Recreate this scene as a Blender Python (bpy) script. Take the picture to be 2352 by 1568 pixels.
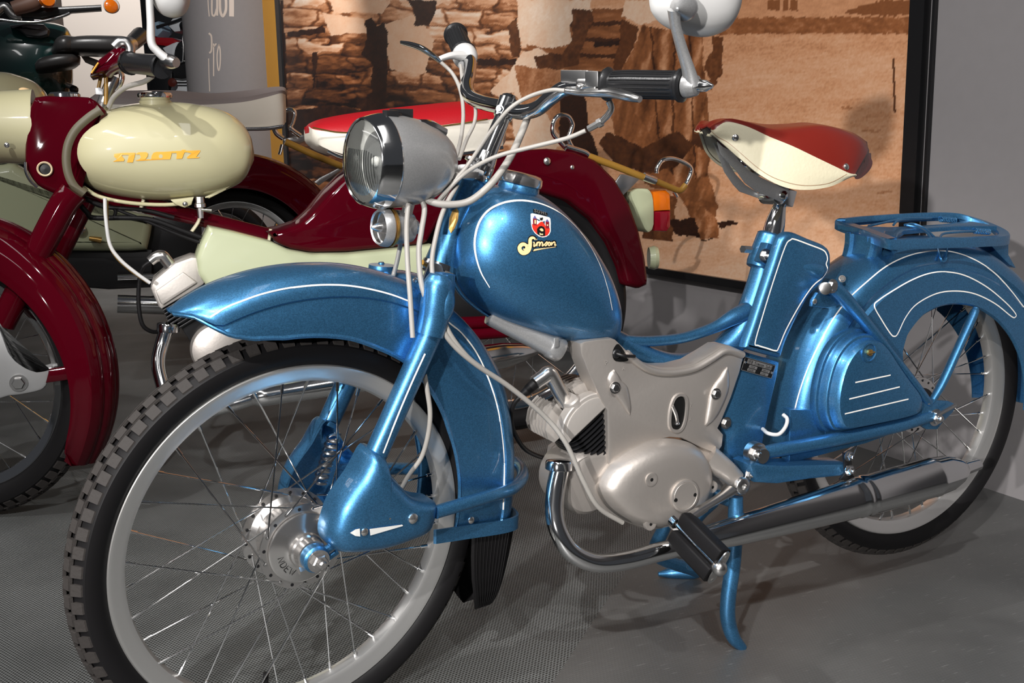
import bpy, bmesh, math, random
import numpy as np
from mathutils import Vector, Matrix
from mathutils.bvhtree import BVHTree
random.seed(7); np.random.seed(7)
for o in list(bpy.data.objects): bpy.data.objects.remove(o)
SC = bpy.context.scene; COL = SC.collection
A = np.array
PI = math.pi
# ------------------------------------------------------------------ camera
CAM_POS = A([-.29248, -1.31626, .80005]); YAW, PITCH, ROLL, FPX = -.4512476, .1793957, .0195262, 2297.17
def rotm(ax, a):
    ax = np.array(ax, float); ax = ax / np.linalg.norm(ax)
    K = A([[0, -ax[2], ax[1]], [ax[2], 0, -ax[0]], [-ax[1], ax[0], 0]])
    return np.eye(3) + np.sin(a) * K + (1 - np.cos(a)) * K @ K
RM = rotm([0, 0, 1], YAW) @ rotm([1, 0, 0], -PITCH) @ rotm([0, 1, 0], ROLL)     # columns: right, forward, up
cd = bpy.data.cameras.new('camera'); cam = bpy.data.objects.new('camera', cd); COL.objects.link(cam)
cd.sensor_width = 36; cd.lens = FPX / 2352 * 36; cd.clip_start = .02; cd.clip_end = 100
cam.matrix_world = Matrix([[RM[0, 0], RM[0, 2], -RM[0, 1], CAM_POS[0]], [RM[1, 0], RM[1, 2], -RM[1, 1], CAM_POS[1]],
                           [RM[2, 0], RM[2, 2], -RM[2, 1], CAM_POS[2]], [0, 0, 0, 1]])
SC.camera = cam
# ------------------------------------------------------------------ world, lights, exposure
SC.view_settings.view_transform = 'Standard'; SC.view_settings.look = 'None'
SC.view_settings.exposure = 0.12; SC.view_settings.gamma = 1; SC.view_settings.use_curve_mapping = False
wd = bpy.data.worlds.new('hall'); SC.world = wd; wd.use_nodes = True
wn = wd.node_tree.nodes; wb = wn['Background']; wb.inputs[0].default_value = (.86, .9, 1, 1); wb.inputs[1].default_value = .045
def lamp(kind, name, loc, to, power, color=(1, .96, .92), size=.1, spot=60, blend=.5, sy=None):
    l = bpy.data.lights.new(name, kind); l.energy = power; l.color = color
    if kind == 'AREA':
        l.shape = 'RECTANGLE' if sy else 'DISK'; l.size = size
        if sy: l.size_y = sy
    else: l.shadow_soft_size = size
    if kind == 'SPOT': l.spot_size = math.radians(spot); l.spot_blend = blend
    o = bpy.data.objects.new(name, l); COL.objects.link(o); o.location = loc
    o.rotation_euler = (Vector(to) - Vector(loc)).to_track_quat('-Z', 'Y').to_euler(); return o
WARM = (1, .975, .955)
for p_, t_, e_, s_, a_ in (((-2.4, -2.45, 1.35), (1.5, .75, .85), 470, .045, 46), ((-1.3, -2.1, 2.7), (.05, .1, .45), 330, .03, 46), ((-.15, -2.4, 2.9), (.45, -.1, .3), 110, .03, 46),
                           ((-1.6, .2, 3.1), (.1, 1.2, .5), 120, .04, 80), ((-.6, 1.9, 3.1), (1.7, 4.3, 1.5), 230, .05, 68), ((.4, 4.8, 3.1), (.9, 7.0, .9), 230, .05, 110)):
    lamp('SPOT', 'hall_spot', p_, t_, e_, WARM, s_, a_)
lamp('AREA', 'added_reflection_strip', (-1.6, -1.0, 3.2), (-1.6, -1.0, 0), 15, WARM, size=.25, sy=2.6)  # three overhead strips added to give the metal reflections and soft fill
lamp('AREA', 'added_reflection_strip', (.3, -1.2, 3.2), (.3, -1.2, 0), 8, WARM, size=.25, sy=2.6)
lamp('AREA', 'added_reflection_strip', (-3.2, 1.4, 3.2), (-3.2, 1.4, 0), 16, WARM, size=.25, sy=3.6)

# ------------------------------------------------------------------ pixel -> point helpers (photograph frame 2352 x 1568)
def ray(x, y):
    return CAM_POS, RM @ A([(x - 1176) / FPX, 1, -(y - 784) / FPX])
class Frame:
    def __init__(s, o, M): s.o = A(o, float); s.M = M
    def w(s, q): return s.M @ A(q, float) + s.o
    def loc(s, P): return s.M.T @ (A(P, float) - s.o)
    def U(s, x, y, Y=0.):
        o, d = ray(x, y); ol = s.M.T @ (o - s.o); dl = s.M.T @ d; t = (Y - ol[1]) / dl[1]; return ol + t * dl
    def L(s, pts, Y=0.):
        return [s.U(p[0], p[1], p[2] if len(p) > 2 else Y) for p in pts]
def onZ(x, y, z=0.):
    o, d = ray(x, y); return o + (z - o[2]) / d[2] * d
def onX(x, y, X):
    o, d = ray(x, y); return o + (X - o[0]) / d[0] * d
# ------------------------------------------------------------------ materials
def srgb(r, g, b):
    f = lambda c: (c / 255 / 12.92) if c <= 10 else ((c / 255 + .055) / 1.055) ** 2.4
    return (f(r), f(g), f(b), 1)
def mat(name, col, metal=0., rough=.4, coat=0., bump=None, flake=0., emis=None, spec=None, var=0., trans=0., alpha=None):
    m = bpy.data.materials.new(name); m.use_nodes = True; nt = m.node_tree; b = nt.nodes['Principled BSDF']
    b.inputs['Base Color'].default_value = col; b.inputs['Metallic'].default_value = metal; b.inputs['Roughness'].default_value = rough
    b.inputs['Coat Weight'].default_value = coat; b.inputs['Coat Roughness'].default_value = .04
    if spec is not None: b.inputs['Specular IOR Level'].default_value = spec
    if trans: b.inputs['Transmission Weight'].default_value = trans
    if emis: b.inputs['Emission Color'].default_value = emis[0]; b.inputs['Emission Strength'].default_value = emis[1]
    tc = nt.nodes.new('ShaderNodeTexCoord')
    if bump:
        n = nt.nodes.new('ShaderNodeTexNoise'); n.inputs['Scale'].default_value = bump[0]; n.inputs['Detail'].default_value = 4
        nt.links.new(tc.outputs['Object'], n.inputs['Vector'])
        bp = nt.nodes.new('ShaderNodeBump'); bp.inputs['Strength'].default_value = bump[1]; bp.inputs['Distance'].default_value = .002
        nt.links.new(n.outputs['Fac'], bp.inputs['Height']); nt.links.new(bp.outputs['Normal'], b.inputs['Normal'])
    if var:
        n = nt.nodes.new('ShaderNodeTexNoise'); n.inputs['Scale'].default_value = 30; n.inputs['Detail'].default_value = 6
        nt.links.new(tc.outputs['Object'], n.inputs['Vector'])
        mx = nt.nodes.new('ShaderNodeMix'); mx.data_type = 'RGBA'; mx.inputs[6].default_value = tuple(c * (1 - var) for c in col[:3]) + (1,)
        mx.inputs[7].default_value = tuple(min(1, c * (1 + var)) for c in col[:3]) + (1,)
        nt.links.new(n.outputs['Fac'], mx.inputs[0]); nt.links.new(mx.outputs[2], b.inputs['Base Color'])
    if flake:
        v = nt.nodes.new('ShaderNodeTexVoronoi'); v.inputs['Scale'].default_value = 900
        nt.links.new(tc.outputs['Object'], v.inputs['Vector'])
        mx = nt.nodes.new('ShaderNodeMix'); mx.data_type = 'RGBA'; mx.inputs[6].default_value = tuple(c * (1 - flake) for c in col[:3]) + (1,)
        mx.inputs[7].default_value = tuple(min(1, c * (1 + flake)) for c in col[:3]) + (1,)
        sp = nt.nodes.new('ShaderNodeSeparateColor'); nt.links.new(v.outputs['Color'], sp.inputs[0])
        nt.links.new(sp.outputs[0], mx.inputs[0]); nt.links.new(mx.outputs[2], b.inputs['Base Color'])
    return m
M_ = {}
M_['blue'] = mat('blue_metallic_paint', (.066, .235, .455, 1), .82, .37, .45, flake=.22)
M_['dblue'] = mat('blue_panel_paint', (.014, .085, .2, 1), .3, .42, .35, flake=.2)
M_['maroon'] = mat('maroon_paint', (.058, .0006, .0045, 1), .0, .5, .55, spec=.0)
M_['cream'] = mat('cream_paint', srgb(192, 186, 148), 0, .5, 1.)
M_['green'] = mat('pale_green_paint', srgb(180, 186, 152), 0, .5, 1.)
M_['dgreen'] = mat('dark_green_paint', (.004, .035, .032, 1), 0, .25, 1.)
M_['chrome'] = mat('chrome', (.78, .78, .78, 1), 1, .10)
M_['bchrome'] = mat('brushed_chrome', (.62, .61, .6, 1), 1, .28)
M_['nickel'] = mat('polished_alloy', (.7, .68, .66, 1), .95, .2, bump=(60, .08))
M_['silver'] = mat('silver_paint', (.42, .42, .42, 1), .65, .36, .3, flake=.08)
M_['alu'] = mat('cast_alloy', (.50, .46, .425, 1), .72, .45, bump=(160, .12))
M_['alulight'] = mat('cast_head_alloy', (.50, .465, .43, 1), .45, .5, bump=(160, .12))
M_['rim'] = mat('aluminium_rim', (.74, .73, .71, 1), .85, .32)
M_['rubber'] = mat('black_rubber', (.008, .0075, .008, 1), 0, .5, bump=(60, .12), spec=.18)
M_['tread'] = mat('brown_black_tread', (.024, .020, .018, 1), 0, .75, bump=(200, .3))
M_['black'] = mat('black_enamel', (.008, .008, .009, 1), 0, .35)
M_['bplastic'] = mat('black_plastic', (.015, .015, .016, 1), 0, .3, bump=(300, .1))
M_['grey'] = mat('grey_cable_sheath', srgb(158, 154, 148), 0, .45, var=.12)
M_['cgrey'] = mat('grey_plastic', srgb(205, 204, 202), 0, .38)
M_['white'] = mat('white_line_paint', srgb(245, 243, 235), 0, .4)
M_['redleather'] = mat('oxblood_leather', (.16, .012, .007, 1), 0, .33, .15, bump=(90, .1))
M_['creamleather'] = mat('cream_leather', srgb(208, 200, 172), 0, .5, bump=(220, .25))
M_['redseat'] = mat('red_vinyl', (.42, .006, .012, 1), 0, .45, bump=(150, .2))
M_['whiteseat'] = mat('white_vinyl', srgb(222, 216, 203), 0, .5, bump=(60, .25))
M_['greyseat'] = mat('taupe_vinyl', srgb(140, 130, 128), 0, .6, bump=(60, .2))
M_['darkseat'] = mat('dark_grey_rubber', (.035, .034, .034, 1), 0, .35, bump=(50, .2))
M_['brass'] = mat('brass', (.55, .33, .1, 1), .9, .3)
M_['gold'] = mat('gold_lettering', srgb(236, 172, 60), 0, .4)
M_['tan'] = mat('tan_rubber_tube', srgb(150, 112, 45), 0, .35)
M_['amber'] = mat('amber_lens', (.75, .16, .004, 1), 0, .15, .5, bump=(60, .4))
M_['redlens'] = mat('red_lens', (.25, .002, .012, 1), 0, .12, .6)
M_['decalcream'] = mat('decal_cream', srgb(238, 206, 152), 0, .4)
M_['decalblack'] = mat('decal_black', (.006, .006, .006, 1), 0, .4)
M_['decalwhite'] = mat('decal_white', srgb(222, 222, 218), 0, .4)
M_['decalred'] = mat('decal_red', (.65, .03, .015, 1), 0, .4)
M_['decaldred'] = mat('decal_dark_red', (.22, .01, .02, 1), 0, .4)
M_['decalblue'] = mat('decal_tower_blue', (.12, .1, .3, 1), 0, .4)
M_['plategrey'] = mat('plate_grey', (.3, .29, .28, 1), .6, .4)
M_['redpaint'] = mat('red_paint', (.35, .005, .01, 1), 0, .25, .8)
M_['whitepaint'] = mat('white_paint', srgb(225, 228, 232), 0, .3, .6)
# ------------------------------------------------------------------ object helpers
def tag(o, label=None, cat=None, group=None, kind=None):
    if label: o['label'] = label
    if cat: o['category'] = cat
    if group: o['group'] = group
    if kind: o['kind'] = kind
    return o
def thing(name, loc, label, cat, group=None):
    o = bpy.data.objects.new(name, None); COL.objects.link(o); o.location = tuple(loc); o.empty_display_size = .05
    return tag(o, label, cat, group)
def base_of(o):
    l = Vector(o.location)
    while o.parent: o = o.parent; l += Vector(o.location)
    return A(l)
class MB:
    """collects world-space geometry, then links it as one mesh object"""
    def __init__(s): s.v = []; s.f = []; s.n = 0; s.fm = []
    def add(s, V, F, m=0):
        s.v.append(np.asarray(V, float).reshape(-1, 3)); s.f += [tuple(int(i) + s.n for i in f) for f in F]; s.fm += [m] * len(F)
        s.n += len(s.v[-1]); return s
    def build(s, name, m, parent=None, smooth=35, label=None, bev=0, sub=0, kind=None):
        if not s.v: print('EMPTY', name); return None
        V = np.concatenate(s.v); L = base_of(parent) if parent else A([0, 0, 0.])
        loc = A([0, 0, 0.])
        if parent is None: loc = A([V[:, 0].mean(), V[:, 1].mean(), V[:, 2].min()])
        me = bpy.data.meshes.new(name); me.from_pydata((V - L - loc).tolist(), [], s.f)
        ms = m if isinstance(m, (list, tuple)) else [m]
        for q in ms: me.materials.append(M_[q] if isinstance(q, str) else q)
        if len(ms) > 1: me.polygons.foreach_set('material_index', s.fm)
        bm = bmesh.new(); bm.from_mesh(me); bmesh.ops.recalc_face_normals(bm, faces=bm.faces)
        if bev:
            es = [e for e in bm.edges if len(e.link_faces) == 2 and e.calc_face_angle() > .6]
            bmesh.ops.bevel(bm, geom=es, offset=bev, segments=2, affect='EDGES', profile=.6)
        bm.to_mesh(me); bm.free()
        if smooth:
            me.polygons.foreach_set('use_smooth', [True] * len(me.polygons))
            me.set_sharp_from_angle(angle=math.radians(smooth))
        o = bpy.data.objects.new(name, me); COL.objects.link(o)
        if parent: o.parent = parent
        else: o.location = tuple(loc)
        if label: o['label'] = label
        if kind: o['kind'] = kind
        if sub:
            md = o.modifiers.new('s', 'SUBSURF'); md.levels = sub; md.render_levels = sub
        return o
def crom(P, n=6, closed=False):
    P = [A(p, float) for p in P]
    if len(P) < 3 or n <= 1: return P
    out = []; N = len(P)
    for i in range(N if closed else N - 1):
        p0 = P[(i - 1) % N] if closed or i > 0 else 2 * P[0] - P[1]
        p1, p2 = P[i], P[(i + 1) % N]
        p3 = P[(i + 2) % N] if closed or i < N - 2 else 2 * P[-1] - P[-2]
        for k in range(n):
            t = k / n; out.append(.5 * (2 * p1 + (p2 - p0) * t + (2 * p0 - 5 * p1 + 4 * p2 - p3) * t * t + (3 * p1 - p0 - 3 * p2 + p3) * t ** 3))
    if not closed: out.append(P[-1])
    return out
def nrm(v): return v / (np.linalg.norm(v) + 1e-12)
def perp(d):
    a = A([0, 0, 1.]) if abs(d[2]) < .9 else A([1., 0, 0]); u = nrm(np.cross(d, a)); return u, np.cross(d, u)
def tube(mb, P, r, n=10, sm=6, closed=False, cap=True, m=0, flat=None):
    """r: number or list per control point; flat: (sx, sy) scale of the section"""
    P = [A(p, float) for p in P]
    R = [r] * len(P) if np.isscalar(r) else list(r)
    if sm > 1 and len(P) > 2:
        Q = crom([np.append(p, q) for p, q in zip(P, R)], sm, closed); P = [q[:3] for q in Q]; R = [max(q[3], 1e-5) for q in Q]
    N = len(P); T = []
    for i in range(N):
        a = P[(i - 1) % N] if closed or i > 0 else P[i]; b = P[(i + 1) % N] if closed or i < N - 1 else P[i]; T.append(nrm(b - a))
    u, _ = perp(T[0]); V = []
    for i in range(N):
        u = nrm(u - T[i] * (u @ T[i])); w = np.cross(T[i], u)
        for k in range(n):
            a = 2 * PI * k / n; c, s_ = math.cos(a), math.sin(a)
            if flat: c *= flat[0]; s_ *= flat[1]
            V.append(P[i] + R[i] * (c * u + s_ * w))
    F = []
    for i in range(N if closed else N - 1):
        for k in range(n):
            j = (i + 1) % N; F.append((i * n + k, i * n + (k + 1) % n, j * n + (k + 1) % n, j * n + k))
    if cap and not closed: F += [tuple(range(n))[::-1], tuple((N - 1) * n + k for k in range(n))]
    return mb.add(V, F, m)
def lathe(mb, c, ax, prof, n=24, m=0, arc=None, ref=None, cap=True):
    """prof: list of (distance along axis, radius)"""
    c = A(c, float); ax = nrm(A(ax, float)); u, w = perp(ax)
    if ref is not None: u = nrm(A(ref) - ax * (A(ref) @ ax)); w = np.cross(ax, u)
    V = []
    for d, r in prof:
        for k in range(n):
            a = 2 * PI * k / n; V.append(c + ax * d + r * (math.cos(a) * u + math.sin(a) * w))
    F = []
    for i in range(len(prof) - 1):
        for k in range(n): F.append((i * n + k, i * n + (k + 1) % n, (i + 1) * n + (k + 1) % n, (i + 1) * n + k))
    if cap and prof[0][1] > 1e-6: F.append(tuple(range(n))[::-1])
    if cap and prof[-1][1] > 1e-6: F.append(tuple((len(prof) - 1) * n + k for k in range(n)))
    return mb.add(V, F, m)
def ring(mb, c, ax, prof, n=96, m=0):
    """closed-section lathe (torus like)"""
    c = A(c, float); ax = nrm(A(ax, float)); u, w = perp(ax); V = []; K = len(prof)
    for k in range(n):
        a = 2 * PI * k / n
        for d, r in prof: V.append(c + ax * d + r * (math.cos(a) * u + math.sin(a) * w))
    F = [(k * K + i, k * K + (i + 1) % K, ((k + 1) % n) * K + (i + 1) % K, ((k + 1) % n) * K + i) for k in range(n) for i in range(K)]
    return mb.add(V, F, m)
def ball(mb, c, r, n=12, sc=(1, 1, 1), m=0):
    V = []; F = []
    for i in range(n // 2 + 1):
        t = PI * i / (n // 2)
        for k in range(n): V.append(A(c) + A(sc) * r * A([math.sin(t) * math.cos(2 * PI * k / n), math.sin(t) * math.sin(2 * PI * k / n), math.cos(t)]))
    for i in range(n // 2):
        for k in range(n): F.append((i * n + k, i * n + (k + 1) % n, (i + 1) * n + (k + 1) % n, (i + 1) * n + k))
    return mb.add(V, F, m)
def loft(mb, rings, m=0, cap=True, closed=False):
    n = len(rings[0]); V = np.concatenate([np.asarray(r) for r in rings]); N = len(rings); F = []
    for i in range(N if closed else N - 1):
        for k in range(n): F.append((i * n + k, i * n + (k + 1) % n, ((i + 1) % N) * n + (k + 1) % n, ((i + 1) % N) * n + k))
    if cap and not closed: F += [tuple(range(n))[::-1], tuple((N - 1) * n + k for k in range(n))]
    return mb.add(V, F, m)
def strip(mb, rings, m=0):
    n = len(rings[0]); V = np.concatenate([np.asarray(r) for r in rings]); F = []
    for i in range(len(rings) - 1):
        for k in range(n - 1): F.append((i * n + k, i * n + k + 1, (i + 1) * n + k + 1, (i + 1) * n + k))
    return mb.add(V, F, m)
def obox(mb, c, ex, ey, ez, m=0):
    c, ex, ey, ez = A(c, float), A(ex, float), A(ey, float), A(ez, float)
    V = [c + i * ex + j * ey + k * ez for i in (-1, 1) for j in (-1, 1) for k in (-1, 1)]
    return mb.add(V, [(0, 1, 3, 2), (4, 6, 7, 5), (0, 4, 5, 1), (2, 3, 7, 6), (0, 2, 6, 4), (1, 5, 7, 3)], m)
def sec(a, b, n=20, e=2.):
    """superellipse section points (c, s) scaled a, b"""
    out = []
    for k in range(n):
        t = 2 * PI * k / n; c, s_ = math.cos(t), math.sin(t)
        out.append((a * math.copysign(abs(c) ** (2 / e), c), b * math.copysign(abs(s_) ** (2 / e), s_)))
    return out
def blade(fr, top, bot, hw, n=24, e=2., sm=5, Y=0., yoff=None):
    """body between two side-view curves (local xyz points), hw = half widths; returns rings in world space"""
    Q = [np.concatenate([A(t), A(b), [w]]) for t, b, w in zip(top, bot, hw)]
    Q = crom(Q, sm) if sm > 1 else Q; rings = []
    for q in Q:
        t, b, w = q[:3], q[3:6], max(q[6], 1e-4); c = (t + b) / 2; h = (t - b) / 2
        rings.append([fr.w(c + h * s_ + A([0, 1, 0]) * cc) for cc, s_ in sec(w, 1, n, e)])
    return rings
def resample(P, n, closed=True):
    P = [A(p, float) for p in P]
    if closed: P = P + [P[0]]
    d = np.cumsum([0] + [np.linalg.norm(P[i + 1] - P[i]) for i in range(len(P) - 1)]); t = np.linspace(0, d[-1], n + (0 if closed else 0), endpoint=not closed)
    P = A(P); return [A([np.interp(x, d, P[:, k]) for k in range(P.shape[1])]) for x in t]
def pillow(mb, fr, out, Y0, prof, m=0, n=64, sm=4, back=True, cen=None):
    """domed plate: outline (local points), prof = [(scale towards centre 1..0, y offset)], y goes towards -y (viewer side)"""
    P = crom(out, sm, True) if sm > 1 else out
    P = resample([A([p[0], 0, p[2]]) for p in P], n); c = sum(P) / n if cen is None else A([cen[0], 0, cen[2]])
    rings = [[fr.w(c + (p - c) * s_ + A([0, Y0 - y, 0])) for p in P] for s_, y in prof]
    return loft(mb, rings, m, cap=True)
def inset(P, d):
    """move a closed local outline inwards by d in the xz plane"""
    P = [A(p) for p in P]; n = len(P); q = []; ar = sum(P[i][0] * P[(i + 1) % n][2] - P[(i + 1) % n][0] * P[i][2] for i in range(n)); s_ = 1 if ar > 0 else -1
    for i in range(n):
        t = P[(i + 1) % n] - P[i - 1]; l = math.hypot(t[0], t[2]) + 1e-9; q.append(P[i] + s_ * d * A([-t[2] / l, 0, t[0] / l]))
    return q
def plate(mb, fr, out, Y0, Y1, bev=.002, sm=0, n=0, m=0, dome=0.):
    """flat plate with rounded rim; Y0 = back, Y1 = front (viewer side, smaller y)"""
    P = crom(out, sm, True) if sm > 1 else [A(p) for p in out]
    if n: P = resample(P, n)
    P = [A([p[0], 0, p[2]]) for p in P]
    s_ = 1 if Y1 > Y0 else -1
    rr = [[fr.w(p + A([0, Y0, 0])) for p in P], [fr.w(p + A([0, Y1 - s_ * bev, 0])) for p in P],
          [fr.w(p + A([0, Y1 - s_ * bev * .3, 0])) for p in inset(P, bev * .3)], [fr.w(p + A([0, Y1, 0])) for p in inset(P, bev)]]
    return loft(mb, rr, m)
def hexbolt(mb, c, ax, r=.008, h=.006, washer=True, stud=True, m=0):
    c = A(c, float); ax = nrm(A(ax, float))
    if washer: lathe(mb, c, ax, [(0, r * 1.35), (r * .18, r * 1.35), (r * .2, 0)], 20, m)
    lathe(mb, c, ax, [(0, r), (h * .8, r), (h, r * .84), (h, 0)], 6, m)
    if stud: lathe(mb, c, ax, [(0, r * .5), (h * 1.5, r * .5), (h * 1.7, r * .35), (h * 1.7, 0)], 12, m)
    return mb
def rivet(mb, c, ax, r=.005, m=0):
    return lathe(mb, c, ax, [(0, r), (r * .3, r * .95), (r * .6, r * .6), (r * .7, 0)], 16, m)
# stick a traced line or patch onto a finished mesh
def bvh(*obs):
    V = []; F = []; n = 0
    for o in obs:
        b = A(base_of(o)); 
        vs = [Vector(b) + v.co for v in o.data.vertices]; V += vs; F += [tuple(i + n for i in p.vertices) for p in o.data.polygons]; n += len(vs)
    return BVHTree.FromPolygons(V, F)
def hit(tree, x, y, off=.0006):
    o, d = ray(x, y); d = nrm(d); h = tree.ray_cast(Vector(o), Vector(d))
    if h[0] is None: return None, None
    nn = A(h[1]); nn = nn if nn @ d < 0 else -nn
    return A(h[0]) + nn * off, nn
def stripe(mb, tree, px, w, sm=6, off=.0006, m=0, closed=False, taper=False):
    P = [A(p, float) for p in px]; P = [P[0] + (P[1] - P[0]) * t for t in np.linspace(0, 1, 9)] if len(P) == 2 else crom(P, sm, closed); H = [hit(tree, *p, off) for p in P]; H = [h for h in H if h[0] is not None]
    if closed: H.append(H[0])
    rings = []; N = len(H)
    for i in range(N):
        a = H[max(i - 1, 0)][0]; b = H[min(i + 1, N - 1)][0]; t = nrm(b - a)
        if closed and i in (0, N - 1): t = nrm(H[1][0] - H[-2][0])
        if i and np.linalg.norm(H[i][0] - H[i - 1][0]) > .05: 
            if len(rings) > 1: strip(mb, rings, m)
            rings = []
        s_ = nrm(np.cross(t, H[i][1])); ww = w if np.isscalar(w) else np.interp(i / (N - 1), np.linspace(0, 1, len(w)), w)
        rings.append([H[i][0] - s_ * ww / 2, H[i][0] + s_ * ww / 2])
    if len(rings) > 1: strip(mb, rings, m)
    return mb
def patch(mb, tree, px, off=.0006, m=0):
    H = [hit(tree, p[0], p[1], off) for p in px]; H = [h[0] for h in H if h[0] is not None]
    if len(H) > 2: mb.add(H, [tuple(range(len(H)))], m)
    return mb
def fan(mb, tree, px, off=.0006, m=0, k=.5):
    c = (sum(p[0] for p in px) / len(px), sum(p[1] for p in px) / len(px)); n = len(px)
    H = [hit(tree, *p, off)[0] for p in px]; Q = [hit(tree, c[0] + (p[0] - c[0]) * k, c[1] + (p[1] - c[1]) * k, off)[0] for p in px]; hc_ = hit(tree, *c, off)[0]
    if hc_ is None or any(h is None for h in H + Q): return mb
    return mb.add([hc_] + Q + H, [(0, i + 1, (i + 1) % n + 1) for i in range(n)] + [(i + 1, n + i + 1, n + (i + 1) % n + 1, (i + 1) % n + 1) for i in range(n)], m)
# stroke font for small lettering: glyph -> polylines on a 0..1 x 0..1.4 grid
def G(s_): return [[(float(a), float(b)) for a, b in (q.split(',') for q in l.split())] for l in s_.split('|')]
FONT = {'S': G('.9,1.2 .6,1.4 .2,1.3 .1,1 .5,.75 .9,.5 .8,.1 .4,0 .05,.2'), 'U': G('.1,1.4 .1,.35 .3,0 .7,0 .9,.35 .9,1.4'), 'H': G('.1,0 .1,1.4|.9,0 .9,1.4|.1,.7 .9,.7'),
 'L': G('.1,1.4 .1,0 .85,0'), 'V': G('.05,1.4 .5,0 .95,1.4'), 'E': G('.85,1.4 .1,1.4 .1,0 .85,0|.1,.72 .7,.72'), 'B': G('.1,0 .1,1.4 .6,1.4 .85,1.2 .85,.9 .6,.72 .1,.72|.6,.72 .9,.5 .9,.2 .6,0 .1,0'),
 'N': G('.1,0 .1,1.4 .9,0 .9,1.4'), 'D': G('.1,0 .1,1.4 .5,1.4 .9,1.1 .9,.3 .5,0 .1,0'), 'W': G('.0,1.4 .25,0 .5,1 .75,0 1,1.4'), 'M': G('.05,0 .1,1.4 .5,.5 .9,1.4 .95,0'), 'O': G('.3,0 .1,.3 .1,1.1 .3,1.4 .7,1.4 .9,1.1 .9,.3 .7,0 .3,0'),
 'i': G('.5,0 .5,.9|.5,1.15 .5,1.3'), 'm': G('.05,0 .05,.9|.05,.7 .25,.9 .45,.8 .5,.6 .5,0|.5,.6 .7,.9 .9,.8 .95,.6 .95,0'), 's': G('.8,.8 .5,.95 .2,.85 .2,.6 .7,.4 .8,.2 .5,0 .15,.1'), 'o': G('.3,0 .1,.2 .1,.7 .3,.92 .7,.92 .9,.7 .9,.2 .7,0 .3,0'),
 'n': G('.15,0 .15,.9|.15,.65 .45,.92 .75,.85 .85,.6 .85,0'), 'u': G('.15,.92 .15,.25 .35,0 .65,.02 .85,.3|.85,.92 .85,0'), 'h': G('.15,0 .15,1.4|.15,.65 .45,.92 .75,.85 .85,.6 .85,0'), 'l': G('.5,0 .5,1.4'),
 '1': G('.3,1.1 .55,1.4 .55,0'), '9': G('.8,.8 .5,.6 .2,.8 .2,1.2 .5,1.4 .8,1.2 .8,.6 .6,.1 .3,0'), '5': G('.8,1.4 .25,1.4 .2,.8 .6,.9 .85,.6 .75,.1 .2,0'), '8': G('.5,.75 .2,.95 .3,1.35 .7,1.35 .8,.95 .5,.75 .15,.45 .25,.05 .75,.05 .85,.45 .5,.75'), '4': G('.7,0 .7,1.4 .1,.4 .9,.4'), '0': G('.3,0 .1,.3 .1,1.1 .3,1.4 .7,1.4 .9,1.1 .9,.3 .7,0 .3,0'),
 'P': G('.1,0 .1,1.4 .6,1.4 .85,1.2 .85,.85 .6,.65 .1,.65'), 'r': G('.2,0 .2,.9|.2,.6 .45,.9 .8,.9'), 'c': G('.85,.75 .6,.92 .3,.92 .1,.65 .1,.25 .3,0 .6,0 .85,.18'), 't': G('.45,1.3 .45,.15 .6,0 .8,0|.15,.92 .8,.92'), 'F': G('.85,1.4 .1,1.4 .1,0|.1,.72 .7,.72'), 'Z': G('.1,1.4 .9,1.4 .1,0 .9,0'), 'A': G('.05,0 .5,1.4 .95,0|.25,.5 .75,.5'), 'R': G('.1,0 .1,1.4 .6,1.4 .85,1.2 .85,.9 .6,.7 .1,.7|.5,.7 .9,0'), ' ': []}
def letters(mb, text, o, ex, ez, n, w=.1, gap=.25, m=0, path=None):
    """flat stroke lettering: o lower left, ex = glyph width vector, ez = vector of one grid unit up, n = outward normal"""
    o, ex, ez, n = A(o, float), A(ex, float), A(ez, float), nrm(A(n, float)); x = 0.
    for ch in text:
        for pl in FONT.get(ch, []):
            P = [o + (x + a) * ex + b * ez for a, b in pl]; rings = []
            for i in range(len(P)):
                t = nrm(P[min(i + 1, len(P) - 1)] - P[max(i - 1, 0)]); s_ = nrm(np.cross(t, n)) * w * np.linalg.norm(ez) / 2; rings.append([P[i] - s_, P[i] + s_])
            strip(mb, rings, m)
        x += 1 + gap
    return mb
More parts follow.
